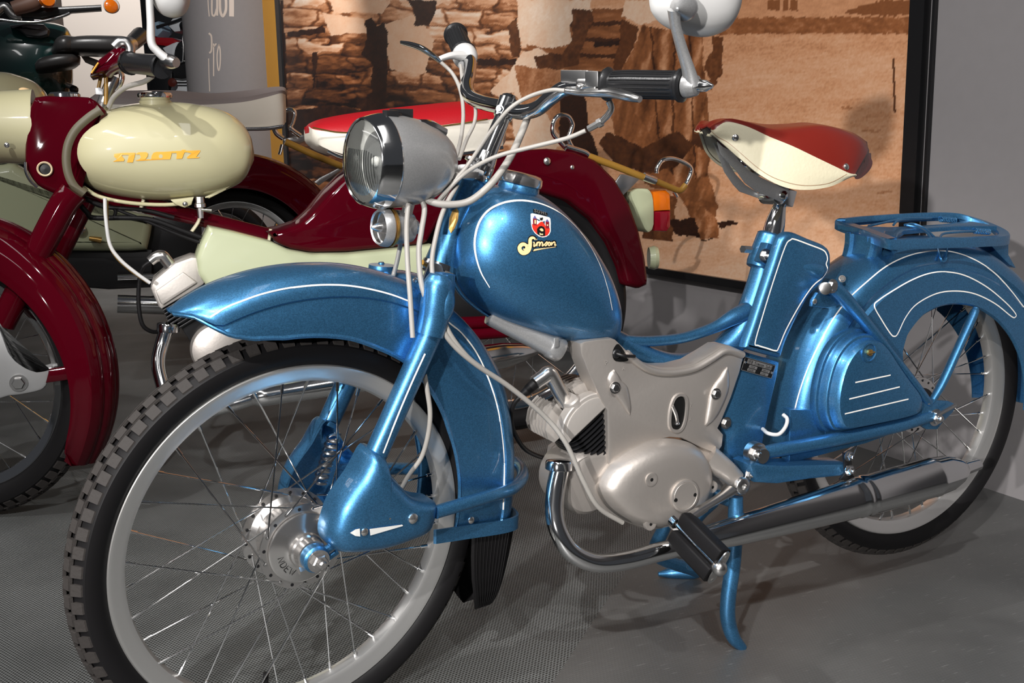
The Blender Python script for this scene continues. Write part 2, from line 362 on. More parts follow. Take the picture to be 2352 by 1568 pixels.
# ------------------------------------------------------------------ setting: floor, wall
def floor_mat(name, perforated):
    m = bpy.data.materials.new(name); m.use_nodes = True; nt = m.node_tree; N = nt.nodes; Lk = nt.links; b = N['Principled BSDF']
    tc = N.new('ShaderNodeTexCoord'); g = N.new('ShaderNodeNewGeometry')
    def noise(sc, det=5, src=None, dim=None):
        n = N.new('ShaderNodeTexNoise'); n.inputs['Scale'].default_value = sc; n.inputs['Detail'].default_value = det
        Lk.new(src or g.outputs['Position'], n.inputs['Vector']); return n
    def ramp(src, a, b_, ca=(0, 0, 0, 1), cb=(1, 1, 1, 1)):
        r = N.new('ShaderNodeValToRGB'); r.color_ramp.elements[0].position = a; r.color_ramp.elements[1].position = b_
        r.color_ramp.elements[0].color = ca; r.color_ramp.elements[1].color = cb; Lk.new(src, r.inputs[0]); return r
    big = noise(3.5)
    if perforated:
        mp = N.new('ShaderNodeMapping'); mp.inputs['Rotation'].default_value = (0, 0, math.radians(64)); Lk.new(g.outputs['Position'], mp.inputs['Vector'])
        br = N.new('ShaderNodeTexBrick'); br.inputs['Scale'].default_value = 1; br.inputs['Brick Width'].default_value = .0060; br.inputs['Row Height'].default_value = .0048
        br.inputs['Mortar Size'].default_value = .0013; br.inputs['Mortar Smooth'].default_value = .6; br.offset = .5
        Lk.new(mp.outputs[0], br.inputs['Vector'])
        c = ramp(big.outputs[0], .3, .72, (.10, .105, .104, 1), (.21, .217, .215, 1))
        mx = N.new('ShaderNodeMix'); mx.data_type = 'RGBA'; Lk.new(br.outputs['Fac'], mx.inputs[0]); mx.inputs[6].default_value = (.016, .017, .016, 1)
        Lk.new(c.outputs[0], mx.inputs[7]); Lk.new(mx.outputs[2], b.inputs['Base Color'])
        bp = N.new('ShaderNodeBump'); bp.inputs['Strength'].default_value = .7; bp.inputs['Distance'].default_value = .001
        Lk.new(br.outputs['Fac'], bp.inputs['Height']); Lk.new(bp.outputs[0], b.inputs['Normal']); b.inputs['Roughness'].default_value = .5
    else:
        c = ramp(big.outputs[0], .3, .75, (.07, .071, .070, 1), (.112, .112, .109, 1))
        mp = N.new('ShaderNodeMapping'); mp.inputs['Rotation'].default_value = (0, 0, math.radians(28)); mp.inputs['Scale'].default_value = (1, 9, 1)
        Lk.new(g.outputs['Position'], mp.inputs['Vector'])
        s1 = noise(26, 3, mp.outputs[0]); sr = ramp(s1.outputs[0], .655, .70)
        mx = N.new('ShaderNodeMix'); mx.data_type = 'RGBA'; Lk.new(sr.outputs[0], mx.inputs[0]); Lk.new(c.outputs[0], mx.inputs[6]); mx.inputs[7].default_value = (.15, .15, .147, 1)
        Lk.new(mx.outputs[2], b.inputs['Base Color'])
        ck = N.new('ShaderNodeTexBrick'); ck.inputs['Scale'].default_value = 1; ck.inputs['Brick Width'].default_value = .006; ck.inputs['Row Height'].default_value = .006; ck.inputs['Mortar Size'].default_value = .001
        ck.inputs['Mortar Smooth'].default_value = 1; Lk.new(g.outputs['Position'], ck.inputs['Vector'])
        bp = N.new('ShaderNodeBump'); bp.inputs['Strength'].default_value = .25; bp.inputs['Distance'].default_value = .0008
        Lk.new(ck.outputs['Fac'], bp.inputs['Height']); Lk.new(bp.outputs[0], b.inputs['Normal']); b.inputs['Roughness'].default_value = .48
    return m
M_['mat_floor'] = floor_mat('perforated_rubber_mat', True); M_['vinyl'] = floor_mat('worn_grey_vinyl', False)
XW = 1.73
e0, e1 = onZ(1480, 1250), onZ(1270, 1568); ed = (e1 - e0) / np.linalg.norm(e1 - e0)
a0 = e0 - ed * 2.2; a1 = e0 + ed * 6
fl = MB().add([a0, a1, (-9, -8, 0), (-9, 16, 0), (1.9, 16, 0), (3.5, 4.0, 0)], [(0, 1, 2, 3, 4, 5)]).build('floor', 'mat_floor', smooth=0)
tag(fl, 'dark grey rubber matting with rows of small holes', kind='structure')
v0 = A([0, 0, .0015])
f2 = MB(); cs = [a0 + v0, a1 + v0, A([6, -8, .0015]), A([6, 4, .0015])]
f2.add(cs + [c_ - A([0, 0, .0015]) for c_ in cs], [(0, 1, 2, 3), (0, 4, 5, 1), (1, 5, 6, 2), (2, 6, 7, 3), (3, 7, 4, 0)])
tag(f2.build('floor', 'vinyl', smooth=0), 'smooth dark grey scuffed vinyl flooring on the right', kind='structure')
# right-hand wall (plane x = XW) that carries the big sepia photograph
M_['wall'] = mat('grey_wall_paint', (.235, .222, .225, 1), 0, .75, bump=(120, .05), var=.04)
M_['lightwall'] = mat('dark_wall_paint', (.05, .05, .055, 1), 0, .8)
M_['yellow'] = mat('yellow_panel', srgb(240, 172, 62), 0, .6)
w = MB(); obox(w, (XW + .03, 3.4, 1.6), (.03, 0, 0), (0, 6.1, 0), (0, 0, 1.6)); tag(w.build('wall_right', 'wall', smooth=0), 'plain warm grey wall behind the mopeds', kind='structure')
w = MB(); obox(w, (-4, 13.6, 1.9), (6.6, 0, 0), (0, .04, 0), (0, 0, 1.9)); tag(w.build('wall_back', 'lightwall', smooth=0), 'dark far wall of the hall', kind='structure')
PY0, PY1, PZ0, PZ1 = .545, 6.95, .414, 2.6
# frame of the picture: black bars and the slim grey rail on its right
pic = thing('wall_picture', (XW - .01, (PY0 + PY1) / 2, PZ0), 'huge black-framed sepia photograph of workers beside stacked blocks', 'picture')
for y0, y1, z0, z1 in ((PY0 - .045, PY0, PZ0 - .025, PZ1), (PY1, PY1 + .12, PZ0 - .025, PZ1), (PY0, PY1, PZ0 - .025, PZ0)):
    w = MB(); obox(w, (XW - .012, (y0 + y1) / 2, (z0 + z1) / 2), (.012, 0, 0), (0, (y1 - y0) / 2, 0), (0, 0, (z1 - z0) / 2)); w.build('frame_bar', 'black', pic, smooth=0)
w = MB(); obox(w, (XW - .006, PY0 - .062, 1.55), (.006, 0, 0), (0, .004, 0), (0, 0, 1.15)); tag(w.build('trim_1', 'black', smooth=0), 'thin dark joint rail right of the picture', kind='structure')
# --- the sepia print: colours of the picture sampled on a dense sheet (flat print)
def pip(X, Y, poly):
    ins = np.zeros(X.shape, bool); n = len(poly); j = n - 1
    for i in range(n):
        xi, yi = poly[i]; xj, yj = poly[j]
        c = ((yi > Y) != (yj > Y)) & (X < (xj - xi) * (Y - yi) / (yj - yi + 1e-9) + xi); ins ^= c; j = i
    return ins
def vnoise(X, Y, seed=0):
    def h(i, j): 
        v = np.sin(i * 127.1 + j * 311.7 + seed * 74.7) * 43758.5453; return v - np.floor(v)
    i, j = np.floor(X), np.floor(Y); f, g_ = X - i, Y - j; f = f * f * (3 - 2 * f); g_ = g_ * g_ * (3 - 2 * g_)
    return (h(i, j) * (1 - f) + h(i + 1, j) * f) * (1 - g_) + (h(i, j + 1) * (1 - f) + h(i + 1, j + 1) * f) * g_
def fbm(X, Y, o=4, seed=0):
    s_ = 0; a = .5; t = 0
    for k in range(o): s_ = s_ + a * vnoise(X * 2 ** k, Y * 2 ** k, seed + k); t += a; a *= .55
    return s_ / t
def picture_colour(X, Y):
    """tone 0..1 of the sepia print, X Y in print units (the photograph's pixels)"""
    jx = X + 9 * (fbm(X / 14, Y / 14, 3, 5) - .5); jy = Y + 9 * (fbm(X / 14, Y / 14, 3, 9) - .5)
    T = .64 + .16 * (fbm(X / 70, Y / 22, 4, 1) - .5) + .16 * (fbm(X / 4, Y / 3, 3, 3) - .5) + .10 * (fbm(X / 26, (Y + .12 * X) / 3.2, 3, 13) - .5)          # pale sandy ground
    T = T + .12 * np.clip((Y - 430) / 180, 0, 1)
    # far background bank on the right
    up = np.clip((150 - Y) / 150, 0, 1); T = T * (1 - .15 * up * (X > 1650)) 
    bank = ((jy > 40) & (jy < 78) & (X > 1630)); T = np.where(bank, .42 + .25 * (fbm(X / 12, Y / 8, 3, 2) - .5), T)
    T = np.where((jy < 40) & (X > 1700), .58 + .1 * (fbm(X / 20, Y / 9, 3, 8) - .5), T)
    hill = pip(jx, jy, [(2150, 0), (2150, 22), (2050, 38), (1935, 30), (1990, 12), (2040, 0)]); T = np.where(hill, .36, T)
    for p in ([(1768, 0), (1768, 22), (1797, 26), (1797, 0)], [(1803, 0), (1803, 26), (1815, 24), (1815, 0)], [(1822, 0), (1818, 24), (1838, 26), (1836, 0)]): T = np.where(pip(X, Y, p), .38, T)
    # stacked blocks on the left: rows and columns with dark joints, darker downwards
    L_ = jx < 1215
    wx = X + 60 * (fbm(X / 60, Y / 34, 4, 15) - .5); wy = Y + 46 * (fbm(X / 75, Y / 26, 4, 19) - .5)
    row = wy / (34 + 14 * vnoise(X / 240, Y * 0, 2)) + .5 * vnoise(wx / 130, wy * 0, 4); ri = np.floor(row); wd_ = 55 + 70 * vnoise(ri * 3.3, ri * 0, 11)
    cx = wx / wd_ + ri * .61 + .3 * vnoise(ri, ri * 0, 6); ci = np.floor(cx)
    hsh = np.sin(ri * 91.7 + ci * 37.3) * 4375.3; hsh = hsh - np.floor(hsh)
    er = np.minimum(row - ri, 1 - row + ri) + .10 * (fbm(X / 9, Y / 9, 3, 61) - .5); ec = np.minimum(cx - ci, 1 - cx + ci) * wd_ / 40 + .16 * (fbm(X / 8, Y / 8, 3, 62) - .5)
    dk = np.clip(Y / 270, 0, 1) * np.clip((1250 - X) / 250, .45, 1)
    Bk = .70 - .50 * dk + .36 * (hsh - .5) + .22 * np.clip(.5 - (row - ri), 0, .5) * 2 * (.4 + hsh) + .55 * (fbm(X / 22, Y / 7, 5, 7) - .5)
    sh_ = np.clip((er - .02) / .12, 0, 1) * np.clip((ec - .02) / .14, 0, 1); Bk = Bk * (.46 + .54 * sh_) * np.where((row - ri) > .72, .72, 1)
    T = np.where(L_, Bk, T)
    pale = pip(jx, jy, [(880, 60), (960, 30), (1000, 90), (980, 170), (900, 160)]) | pip(jx, jy, [(745, 30), (840, 45), (845, 75), (760, 80)]) | pip(jx, jy, [(760, 0), (900, 0), (880, 30), (770, 28)])
    T = np.where(pale, .78 + .1 * (fbm(X / 12, Y / 12, 3, 21) - .5), T)
    for p in ([(843, 50), (855, 38), (868, 60), (885, 50), (893, 75), (890, 240), (888, 260), (840, 262), (820, 240), (855, 215), (858, 150), (832, 125), (845, 90)],
              [(938, 0), (1008, 0), (1005, 25), (990, 60), (958, 60), (952, 20)], [(645, 0), (652, 0), (662, 200), (655, 300), (645, 300)], [(660, 76), (745, 60), (750, 75), (662, 86)],
              [(1100, 136), (1190, 135), (1190, 150), (1100, 152)], [(640, 262), (760, 240), (860, 255), (870, 300), (640, 320)], [(720, 120), (732, 118), (728, 200), (722, 204)]):
        T = np.where(pip(jx, jy, p), .08 + .06 * fbm(X / 8, Y / 8, 2, 2), T)
    # mid ground between the figures: planks and blocks
    mid = pip(jx, jy, [(1215, 20), (1440, 20), (1440, 175), (1215, 150)]); T = np.where(mid, .42 + .35 * (fbm(X / 40, Y / 9, 4, 3) - .5), T)
    for y in (55, 92, 128): T = np.where(mid & (abs(jy - y) < 5), .16, T)
    T = np.where(pip(jx, jy, [(1370, 95), (1450, 92), (1450, 104), (1370, 108)]), .1, T)
    def cloth(poly, t0, seed, amp=.22, sx=16, sy=40):
        nonlocal T
        k = pip(jx, jy, poly); f = fbm((X + .3 * Y) / sx, Y / sy, 4, seed); T = np.where(k, t0 + amp * (f - .5) + .1 * (fbm(X / 4, Y / 4, 2, 4) - .5), T)
    # kneeling worker, pale shirt, bent to the right
    cloth([(1130, 210), (1150, 185), (1170, 172), (1205, 118), (1240, 112), (1268, 125), (1290, 175), (1300, 240), (1290, 330), (1270, 360), (1230, 350), (1190, 345), (1180, 290), (1185, 215), (1150, 225)], .84, 31)
    cloth([(1140, 225), (1180, 215), (1185, 255), (1150, 250)], .33, 33)
    # standing worker left: white shirt, bare arms folded
    cloth([(1192, 0), (1360, 0), (1365, 25), (1330, 30), (1312, 60), (1318, 100), (1250, 112), (1196, 95)], .88, 35)
    for p in ([(1320, 20), (1362, 22), (1368, 45), (1340, 110), (1330, 150), (1290, 158), (1240, 150), (1236, 130), (1290, 130), (1318, 90)], [(1192, 40), (1200, 90), (1198, 135), (1180, 132), (1170, 60)],
              [(1232, 130), (1275, 120), (1300, 150), (1270, 172), (1240, 160)]): T = np.where(pip(jx, jy, p), .24 + .25 * (fbm(X / 9, Y / 9, 3, 37) - .5), T)
    cloth([(1185, 150), (1330, 165), (1350, 200), (1340, 300), (1300, 330), (1250, 250), (1205, 250)], .5, 39)
    T = np.where(pip(jx, jy, [(1290, 190), (1345, 200), (1360, 300), (1400, 420), (1350, 400), (1290, 330)]), .12, T)
    # standing worker right: rolled sleeve, baggy trousers, boots and shadow
    cloth([(1440, 0), (1520, 0), (1522, 40), (1480, 58), (1432, 38)], .85, 41)
    T = np.where(pip(jx, jy, [(1432, 45), (1472, 60), (1462, 100), (1430, 165), (1412, 162), (1424, 100)]), .2 + .1 * fbm(X / 6, Y / 6, 2, 5), T)
    cloth([(1480, 60), (1620, 75), (1618, 140), (1630, 230), (1640, 330), (1630, 400), (1655, 470), (1640, 540), (1600, 520), (1560, 440), (1500, 430), (1450, 380), (1420, 320), (1400, 230), (1440, 150)], .40, 43, .34, 14, 60)
    tr_ = pip(jx, jy, [(1476, 61), (1615, 70), (1622, 150), (1619, 238), (1632, 340), (1640, 400), (1560, 420), (1503, 323), (1452, 238), (1449, 163), (1462, 102)])
    T = np.where(tr_, T + .13 * np.sin((X + .16 * Y + 26 * fbm(X / 40, Y / 60, 3, 71)) / 6.5) * (.4 + fbm(X / 30, Y / 50, 2, 72)), T)
    for x0, x1, w_ in ((1500, 1522, 2.2), (1556, 1548, 3), (1590, 1600, 2)): T = np.where(tr_ & (abs(jx - (x0 + (x1 - x0) * (Y - 70) / 300)) < w_), T * .5, T)
    T = np.where(pip(jx, jy, [(1640, 82), (1668, 82), (1662, 170), (1640, 205), (1624, 200), (1634, 180), (1622, 160), (1628, 130), (1640, 120)]), .22 + .12 * fbm(X / 6, Y / 6, 2, 5), T)
    for p in ([(1560, 300), (1600, 330), (1560, 380), (1500, 400), (1420, 380), (1380, 330), (1400, 300), (1480, 340)], [(1625, 300), (1640, 330), (1625, 345), (1590, 330), (1600, 310)]):
        T = np.where(pip(jx, jy, p), .13 + .12 * fbm(X / 9, Y / 9, 2, 51), T)
    cloth([(1608, 470), (1650, 500), (1656, 535), (1655, 548), (1612, 548), (1600, 525)], .46, 47, .3)
    cloth([(1480, 440), (1560, 450), (1550, 555), (1480, 548)], .3, 49, .3)
    for p in ([(1540, 505), (1600, 500), (1615, 545), (1560, 540)], [(1650, 510), (1690, 505), (1700, 512), (1660, 525)], [(1648, 548), (1612, 550), (1625, 554)]): T = np.where(pip(jx, jy, p), .12, T)
    T = np.where(pip(X, Y, [(2055, 135), (2060, 133), (2063, 258), (2058, 260)]), .22, T)
    for x, y, r in ((2010, 300, 26), (2040, 440, 20), (1950, 250, 14), (1840, 330, 10)): T = np.where(((jx - x) / r) ** 2 + ((jy - y) / 3) ** 2 < 1, T * .8, T)
    T = T + .07 * (fbm(X / 2.6, Y / 2.6, 2, 91) - .5)
    return np.clip(T, .02, 1)
gy = []; px_edges = np.concatenate([np.linspace(641, 2108, 620)])
ys = A([onX(x, 100, XW)[1] for x in px_edges]); zs = np.linspace(PZ0, 2.15, 400)
ys[0], ys[-1] = PY1, PY0
YY, ZZ = np.meshgrid(ys, zs, indexing='ij')
P = np.stack([np.full(YY.shape, XW), YY, ZZ], -1); q = (P - CAM_POS) @ RM; PX = 1176 + FPX * q[..., 0] / q[..., 1]; PYY = 784 - FPX * q[..., 2] / q[..., 1]
T = picture_colour(PX, PYY)
stops = [(0, (12, 8, 8)), (.1, (44, 24, 18)), (.25, (98, 56, 30)), (.45, (156, 96, 56)), (.6, (214, 154, 112)), (.75, (232, 184, 148)), (.9, (240, 208, 180)), (1, (250, 226, 205))]
CR = np.stack([np.interp(T, [s_[0] for s_ in stops], [srgb(*s_[1])[c] for s_ in stops]) for c in range(3)], -1)
n0, n1 = YY.shape
V = np.stack([np.full(YY.shape, XW - .008), YY, ZZ], -1).reshape(-1, 3); I = np.arange(n0 * n1).reshape(n0, n1)
Fq = np.stack([I[:-1, :-1], I[1:, :-1], I[1:, 1:], I[:-1, 1:]], -1).reshape(-1, 4)
me = bpy.data.meshes.new('print'); b0 = base_of(pic); me.from_pydata((V - b0).tolist(), [], Fq.tolist())
ca = me.color_attributes.new('sepia', 'FLOAT_COLOR', 'POINT'); ca.data.foreach_set('color', np.concatenate([CR.reshape(-1, 3), np.ones((n0 * n1, 1))], 1).ravel())
m = bpy.data.materials.new('sepia_print'); m.use_nodes = True; b = m.node_tree.nodes['Principled BSDF']; at = m.node_tree.nodes.new('ShaderNodeVertexColor'); at.layer_name = 'sepia'
m.node_tree.links.new(at.outputs[0], b.inputs['Base Color']); b.inputs['Roughness'].default_value = .42
me.materials.append(m); o = bpy.data.objects.new('print', me); COL.objects.link(o); o.parent = pic
w = MB(); obox(w, (XW - .007, (PY0 + PY1) / 2, (2.15 + PZ1) / 2), (.003, 0, 0), (0, (PY1 - PY0) / 2, 0), (0, 0, (PZ1 - 2.15) / 2)); w.build('print_top', 'yellow', pic, smooth=0)
# ------------------------------------------------------------------ wheels
def wheel(fr, parent, RT=.296, RR=.251, tw=.027, name='wheel', nsp=36, blocks=76, hubr=.060, hy=(-.024, .030), rim='rim', phase=0., drum='nickel', valve=None, cover=True):
    ax = fr.M @ A([0, 1, 0.]); c = fr.w([0, 0, 0])
    w = MB(); ri = RR - .022
    ring(w, c, ax, [(-.0165, RR), (-.019, RR - .002), (-.0185, RR - .006), (-.016, RR - .010), (-.0145, RR - .017), (-.010, ri - .002), (0, ri - .005), (.010, ri - .002), (.0145, RR - .017),
                    (.016, RR - .010), (.0185, RR - .006), (.019, RR - .002), (.0165, RR), (.012, RR - .008), (0, ri + .004), (-.012, RR - .008)], 128)
    W = w.build(name, rim, parent)
    w = MB(); k = RT - RR
    ring(w, c, ax, [(-.0150, RR - .003), (-tw * .84, RR + k * .14), (-tw, RR + k * .36), (-tw * .98, RR + k * .52), (-tw * .96, RR + k * .585), (-tw * .93, RR + k * .58), (-tw * .90, RR + k * .60), (-tw * .7, RR + k * .68), (-tw * .4, RR + k * .82), (0, RR + k * .86), (tw * .4, RR + k * .82),
                    (tw * .7, RR + k * .68), (tw * .90, RR + k * .60), (tw * .93, RR + k * .58), (tw * .96, RR + k * .585), (tw * .98, RR + k * .52), (tw, RR + k * .36), (tw * .84, RR + k * .14), (.0150, RR - .003), (0, RR - .008)], 160)
    w.build('tyre', 'rubber', W)
    # tread: rows of blocks on the crown
    w = MB(); u, v = perp(ax)
    def P(th, y, r): return c + ax * y + r * (math.cos(th) * u + math.sin(th) * v)
    rows = [(-.85, -.53, 0, 0, 0), (-.44, -.06, .5, 0, 0), (.06, .44, 0, 0, 0), (.53, .85, .5, 0, 0)] if blocks else []
    st = 2 * PI / max(blocks, 1)
    for ya, yb, ph, ka, kb in rows:
        for i in range(blocks):
            t0 = (i + ph) * st; t1 = t0 + st * .64; hh = .005 
            ra = RR + k * (.985 - .36 * (abs(ya) / .88) ** 2.2); rb = RR + k * (.985 - .36 * (abs(yb) / .88) ** 2.2)
            V = []
            for tt in (t0, t1):
                for yy, rr in ((ya, ra), (yb, rb)):
                    sk = .25 * st * (1 if abs(yy) > .5 else 0); V += [P(tt + sk, yy * tw, rr - hh), P(tt + sk, yy * tw, rr + .0008)]
            w.add(V, [(0, 1, 3, 2), (4, 6, 7, 5), (1, 5, 7, 3), (0, 4, 5, 1), (2, 3, 7, 6)])
    if blocks:
        for yy in (-.93, -.47, 0, .47, .93):
            rr = RR + k * (.985 - .36 * (abs(yy) / .88) ** 2.2); ring(w, c, ax, [(yy * tw - .0009, rr - .003), (yy * tw - .0007, rr), (yy * tw + .0007, rr), (yy * tw + .0009, rr - .003)], 160)
        w.build('tread', 'tread', W, smooth=0)
    # hub
    w = MB(); y0, y1 = hy
    lathe(w, c, ax, [(y0 - .0015, hubr - .012), (y0 - .0015, hubr), (y0 + .0015, hubr), (y0 + .0025, hubr - .010), (y0 + .012, hubr - .015), (y1 - .010, hubr - .013), (y1 - .003, hubr - .006), (y1 - .0015, hubr + .004),
                     (y1 + .0015, hubr + .004), (y1 + .002, hubr - .01), (y1 + .006, .02), (y1 + .02, .012), (y1 + .02, 0)], 56)
    w.build('hub', drum, W)
    for k2, (yy, rr) in enumerate(((y0 - .0018, hubr - .0055), (y1 - .0035, hubr - .0015))):
        for i in range(nsp // 2 if nsp > 20 and blocks else 0):
            w = MB(); a = phase + 2 * PI * (i + .5 * k2) / (nsp // 2); lathe(w, c + ax * yy + rr * (math.cos(a) * u + math.sin(a) * v), -ax, [(-.0004, .0024), (.0002, .0024), (.0002, 0)], 8)
            w.build('spoke_hole', 'black', W)
    # spokes, each an object of its own
    cr = math.radians(58)
    for i in range(nsp):
        side = i % 2; yy = y0 if side == 0 else y1; rh = hubr - .0055; a = phase + 2 * PI * (i // 2) / (nsp // 2) + (.5 * side) * 2 * PI / (nsp // 2)
        ar = a + (cr if (i // 2) % 2 else -cr) ; step = 2 * PI / nsp; ar = round((ar - phase) / step - .5 * 0) * step + phase + (step if side else 0) * 0
        ar = phase + 2 * PI * i / nsp + (0 if True else 0); ah = ar - (cr if (i // 2) % 2 else -cr); ah = phase + round((ah - phase - .5 * side * 4 * PI / nsp) / (4 * PI / nsp)) * 4 * PI / nsp + .5 * side * 4 * PI / nsp
        p0 = P(ah, yy + (-.003 if (i // 2) % 2 else .003) * (1 if side == 0 else -1) * .8, rh); p1 = P(ar, .003 * (-1 if side == 0 else 1), ri - .002); d = nrm(p1 - p0); L_ = np.linalg.norm(p1 - p0)
        w = MB(); tube(w, [p0, p1 - d * .014, p1 - d * .0138, p1 + d * .002], [.0012, .0012, .0023, .0023], 7, sm=1)
        ball(w, p0, .0022, 6); w.build('spoke', 'chrome', W, smooth=50)
    return W
# ------------------------------------------------------------------ the blue moped
I3 = np.eye(3); B = Frame([0, 0, 0], I3); RC = A([1.15679, 0, .34183])
rk = math.radians(27); fo = A([-.06, 0, 0.]); Mf = rotm([math.sin(rk), 0, math.cos(rk)], .191806)
cF = fo + Mf @ (A([0, 0, .296]) - fo); F = Frame(cF, Mf); FY = Mf @ A([0, 1, 0.]); FX = Mf @ A([1, 0, 0.]); FZ = Mf @ A([0, 0, 1.])
YA = A([0, 1, 0.]); NY = -YA
blue = thing('moped', (.55, 0, 0), 'light blue vintage moped with white pinstripes and oxblood and cream saddle, parked in front', 'moped')
def bw(*a): return [B.w(p) for p in B.L(*a)]
def fw(*a): return [F.w(p) for p in F.L(*a)]
# front wheel and hub details
FW = wheel(F, blue, phase=.12)
w = MB(); lathe(w, F.w([0, -.0265, 0]), -FY, [(0, .049), (.003, .049), (.0045, .047), (.006, .030), (.010, .0245), (.016, .0235), (.018, .021), (.032, .0205), (.033, .018)], 48); w.build('brake_plate', 'nickel', FW)
w = MB()
for i, ch in enumerate('NDEW'):
    a = math.radians(187 + i * 15); rr = .0385; ct = A([math.cos(a), 0, math.sin(a)]); tg = A([-math.sin(a), 0, math.cos(a)])
    letters(w, ch, F.w(A([0, -.0325, 0]) + rr * ct), F.M @ (-tg * -.0075), F.M @ (ct * -.0062), -FY, w=.16)
w.build('embossed_lettering', 'black', FW, smooth=0)
w = MB(); tube(w, fw([(745, 1180, -.034), (772, 1214, -.036), (775, 1240, -.036)]), [.011, .009, .006], 12); w.build('brake_lever', 'nickel', FW)
w = MB(); lathe(w, F.w([0, -.058, 0]), -FY, [(-.002, .0185), (.013, .0185), (.015, .0165), (.017, .0155), (.0172, .011)], 28); 
ap = F.U(775, 1255, -.064); tube(w, [F.w([.01, -.064, .004]), F.w(ap + A([0, 0, .006]))], .0055, 10, sm=1); tube(w, [F.w([.01, -.064, -.010]), F.w(ap + A([0, 0, -.007]))], .004, 10, sm=1)
w.build('link_arm', 'blue', blue)
w = MB(); hexbolt(w, F.w([0, -.0752, 0]), -FY, .0115, .010); w.build('axle_nut', 'nickel', blue)
w = MB(); tube(w, [F.w([0, .03, 0]), F.w([0, .072, 0])], .013, 16, sm=1); tube(w, [F.w([0, .064, 0]), F.w([ap[0], .064, ap[2]])], .008, 10, sm=1); w.build('link_arm', 'blue', blue)
w = MB(); tube(w, fw([(686, 1310, -.055), (715, 1298, -.055)]), .0065, 6, sm=1); w.build('cable_stop', 'nickel', blue)
w = MB(); tube(w, fw([(609, 1590, 0), (610, 1566, 0), (611, 1545, 0)]), [.0042, .0042, .0040], 12, sm=1); w.build('valve', 'rubber', FW)
# fork legs
def leg(sgn):
    pts = F.L([(1022, 628), (1012, 690), (985, 770), (862, 1045)], -.072); pts = [A([p[0], sgn * .072, p[2]]) for p in pts]; pts = pts if sgn < 0 else [pts[0] * .25 + pts[1] * .75] + pts[1:]
    w = MB(); tube(w, [F.w(p) for p in pts], [.014, .0172, .0168, .0156], 24, flat=(1, 1)); return w.build('fork_leg', 'blue', blue)
fl1 = leg(-1); fl2 = leg(1)
w = MB(); pt = F.L([(1008, 628), (1006, 650), (1003, 690), (996, 730), (986, 768)], -.076)
for sg in (-1, 1): w = MB(); pp = pt if sg < 0 else pt[1:]; pp = [A([p[0], p[1] * -sg, p[2]]) for p in pp]; tube(w, [F.w(p) for p in pp], [.012, .0195, .0215, .0205, .0195][-len(pp):], 24, flat=(1, 1)); w.build('fork_shoulder', 'blue', blue, smooth=60)
for sg in (): w = MB(); tube(w, [F.w(A([p[0], sg * p[1], p[2]])) for p in pt], [.012, .0195, .0215, .0205, .0195], 24, flat=(1, 1)); w.build('fork_shoulder', 'blue', blue, smooth=60)
pt = F.L([(1024, 650), (1025, 685), (1020, 720), (1010, 745)], -.088)
for sg in (1, -1): w = MB(); tube(w, [F.w(A([p[0], sg * p[1], p[2]])) for p in pt], [.004, .0115, .0105, .003], 16); w.build('fork_ear', 'blue', blue, smooth=60)
k0 = F.U(1018, 640, -.072)
w = MB(); loft(w, [[F.w(A([k0[0] - .005, y, k0[2] - .020 + .006 * math.cos(y / .072 * 1.5)]) + A([a, 0, b_])) for a, b_ in sec(.017, .009, 16, 3)] for y in np.linspace(-.078, .06, 9)]); w.build('fork_crown', 'blue', blue)
# lower fork boots (hollow shells)
boot_px = [(857, 1036), (838, 1065), (822, 1095), (797, 1130), (776, 1165), (761, 1210), (757, 1240), (768, 1262), (790, 1272), (850, 1268), (900, 1258), (950, 1240), (980, 1228), (998, 1208), (1008, 1170), (1004, 1154), (975, 1150), (948, 1140), (920, 1112), (900, 1088), (888, 1066), (884, 1046)]
bo = F.L(boot_px, -.088)
def boot(sgn):
    P = resample(crom([A([p[0], 0, p[2]]) for p in bo], 4, True), 96); c = sum(P) / 96 + A([.0, 0, -.004]); rings = []
    for s_, y in ((1, .052), (1.0, .070), (.985, .082), (.93, .092), (.84, .099), (.7, .104), (.5, .106), (.25, .1065), (.02, .1065)):
        rings.append([F.w(A([0, sgn * y, 0]) + c + (p - c) * s_) for p in P])
    w = MB(); loft(w, rings, cap=False); o = w.build('fork_boot', 'blue', blue)
    return o
bt = boot(-1); boot(1)
# far-side spring
w = MB(); s0, s1 = F.U(768, 1000, .066), F.U(735, 1110, .066); P = []
for i in range(141):
    t = i / 140; a = t * 8 * 2 * PI; q = s0 + (s1 - s0) * t; P.append(F.w(q + A([math.cos(a) * .0095, math.sin(a) * .0095, 0])))
tube(w, P, .0022, 6, sm=1); w.build('fork_spring', 'bchrome', blue)
# arrow ornament and bolts on the near boot
tr = bvh(bt)
w = MB()
for pg in ([(804, 1222), (815, 1214), (825, 1212), (826, 1230), (815, 1229)], [(847, 1213), (922, 1203), (924, 1206), (849, 1228)]): patch(w, tr, pg, .0022)
w.build('arrow_trim', 'decalwhite', blue, smooth=0)
for bx, by, br in ((837, 1221, .0055), (948, 1190, .0075)):
    h, n_ = hit(tr, bx, by, 0); w = MB(); rivet(w, h, n_, br); w.build('boot_screw', 'nickel', blue)
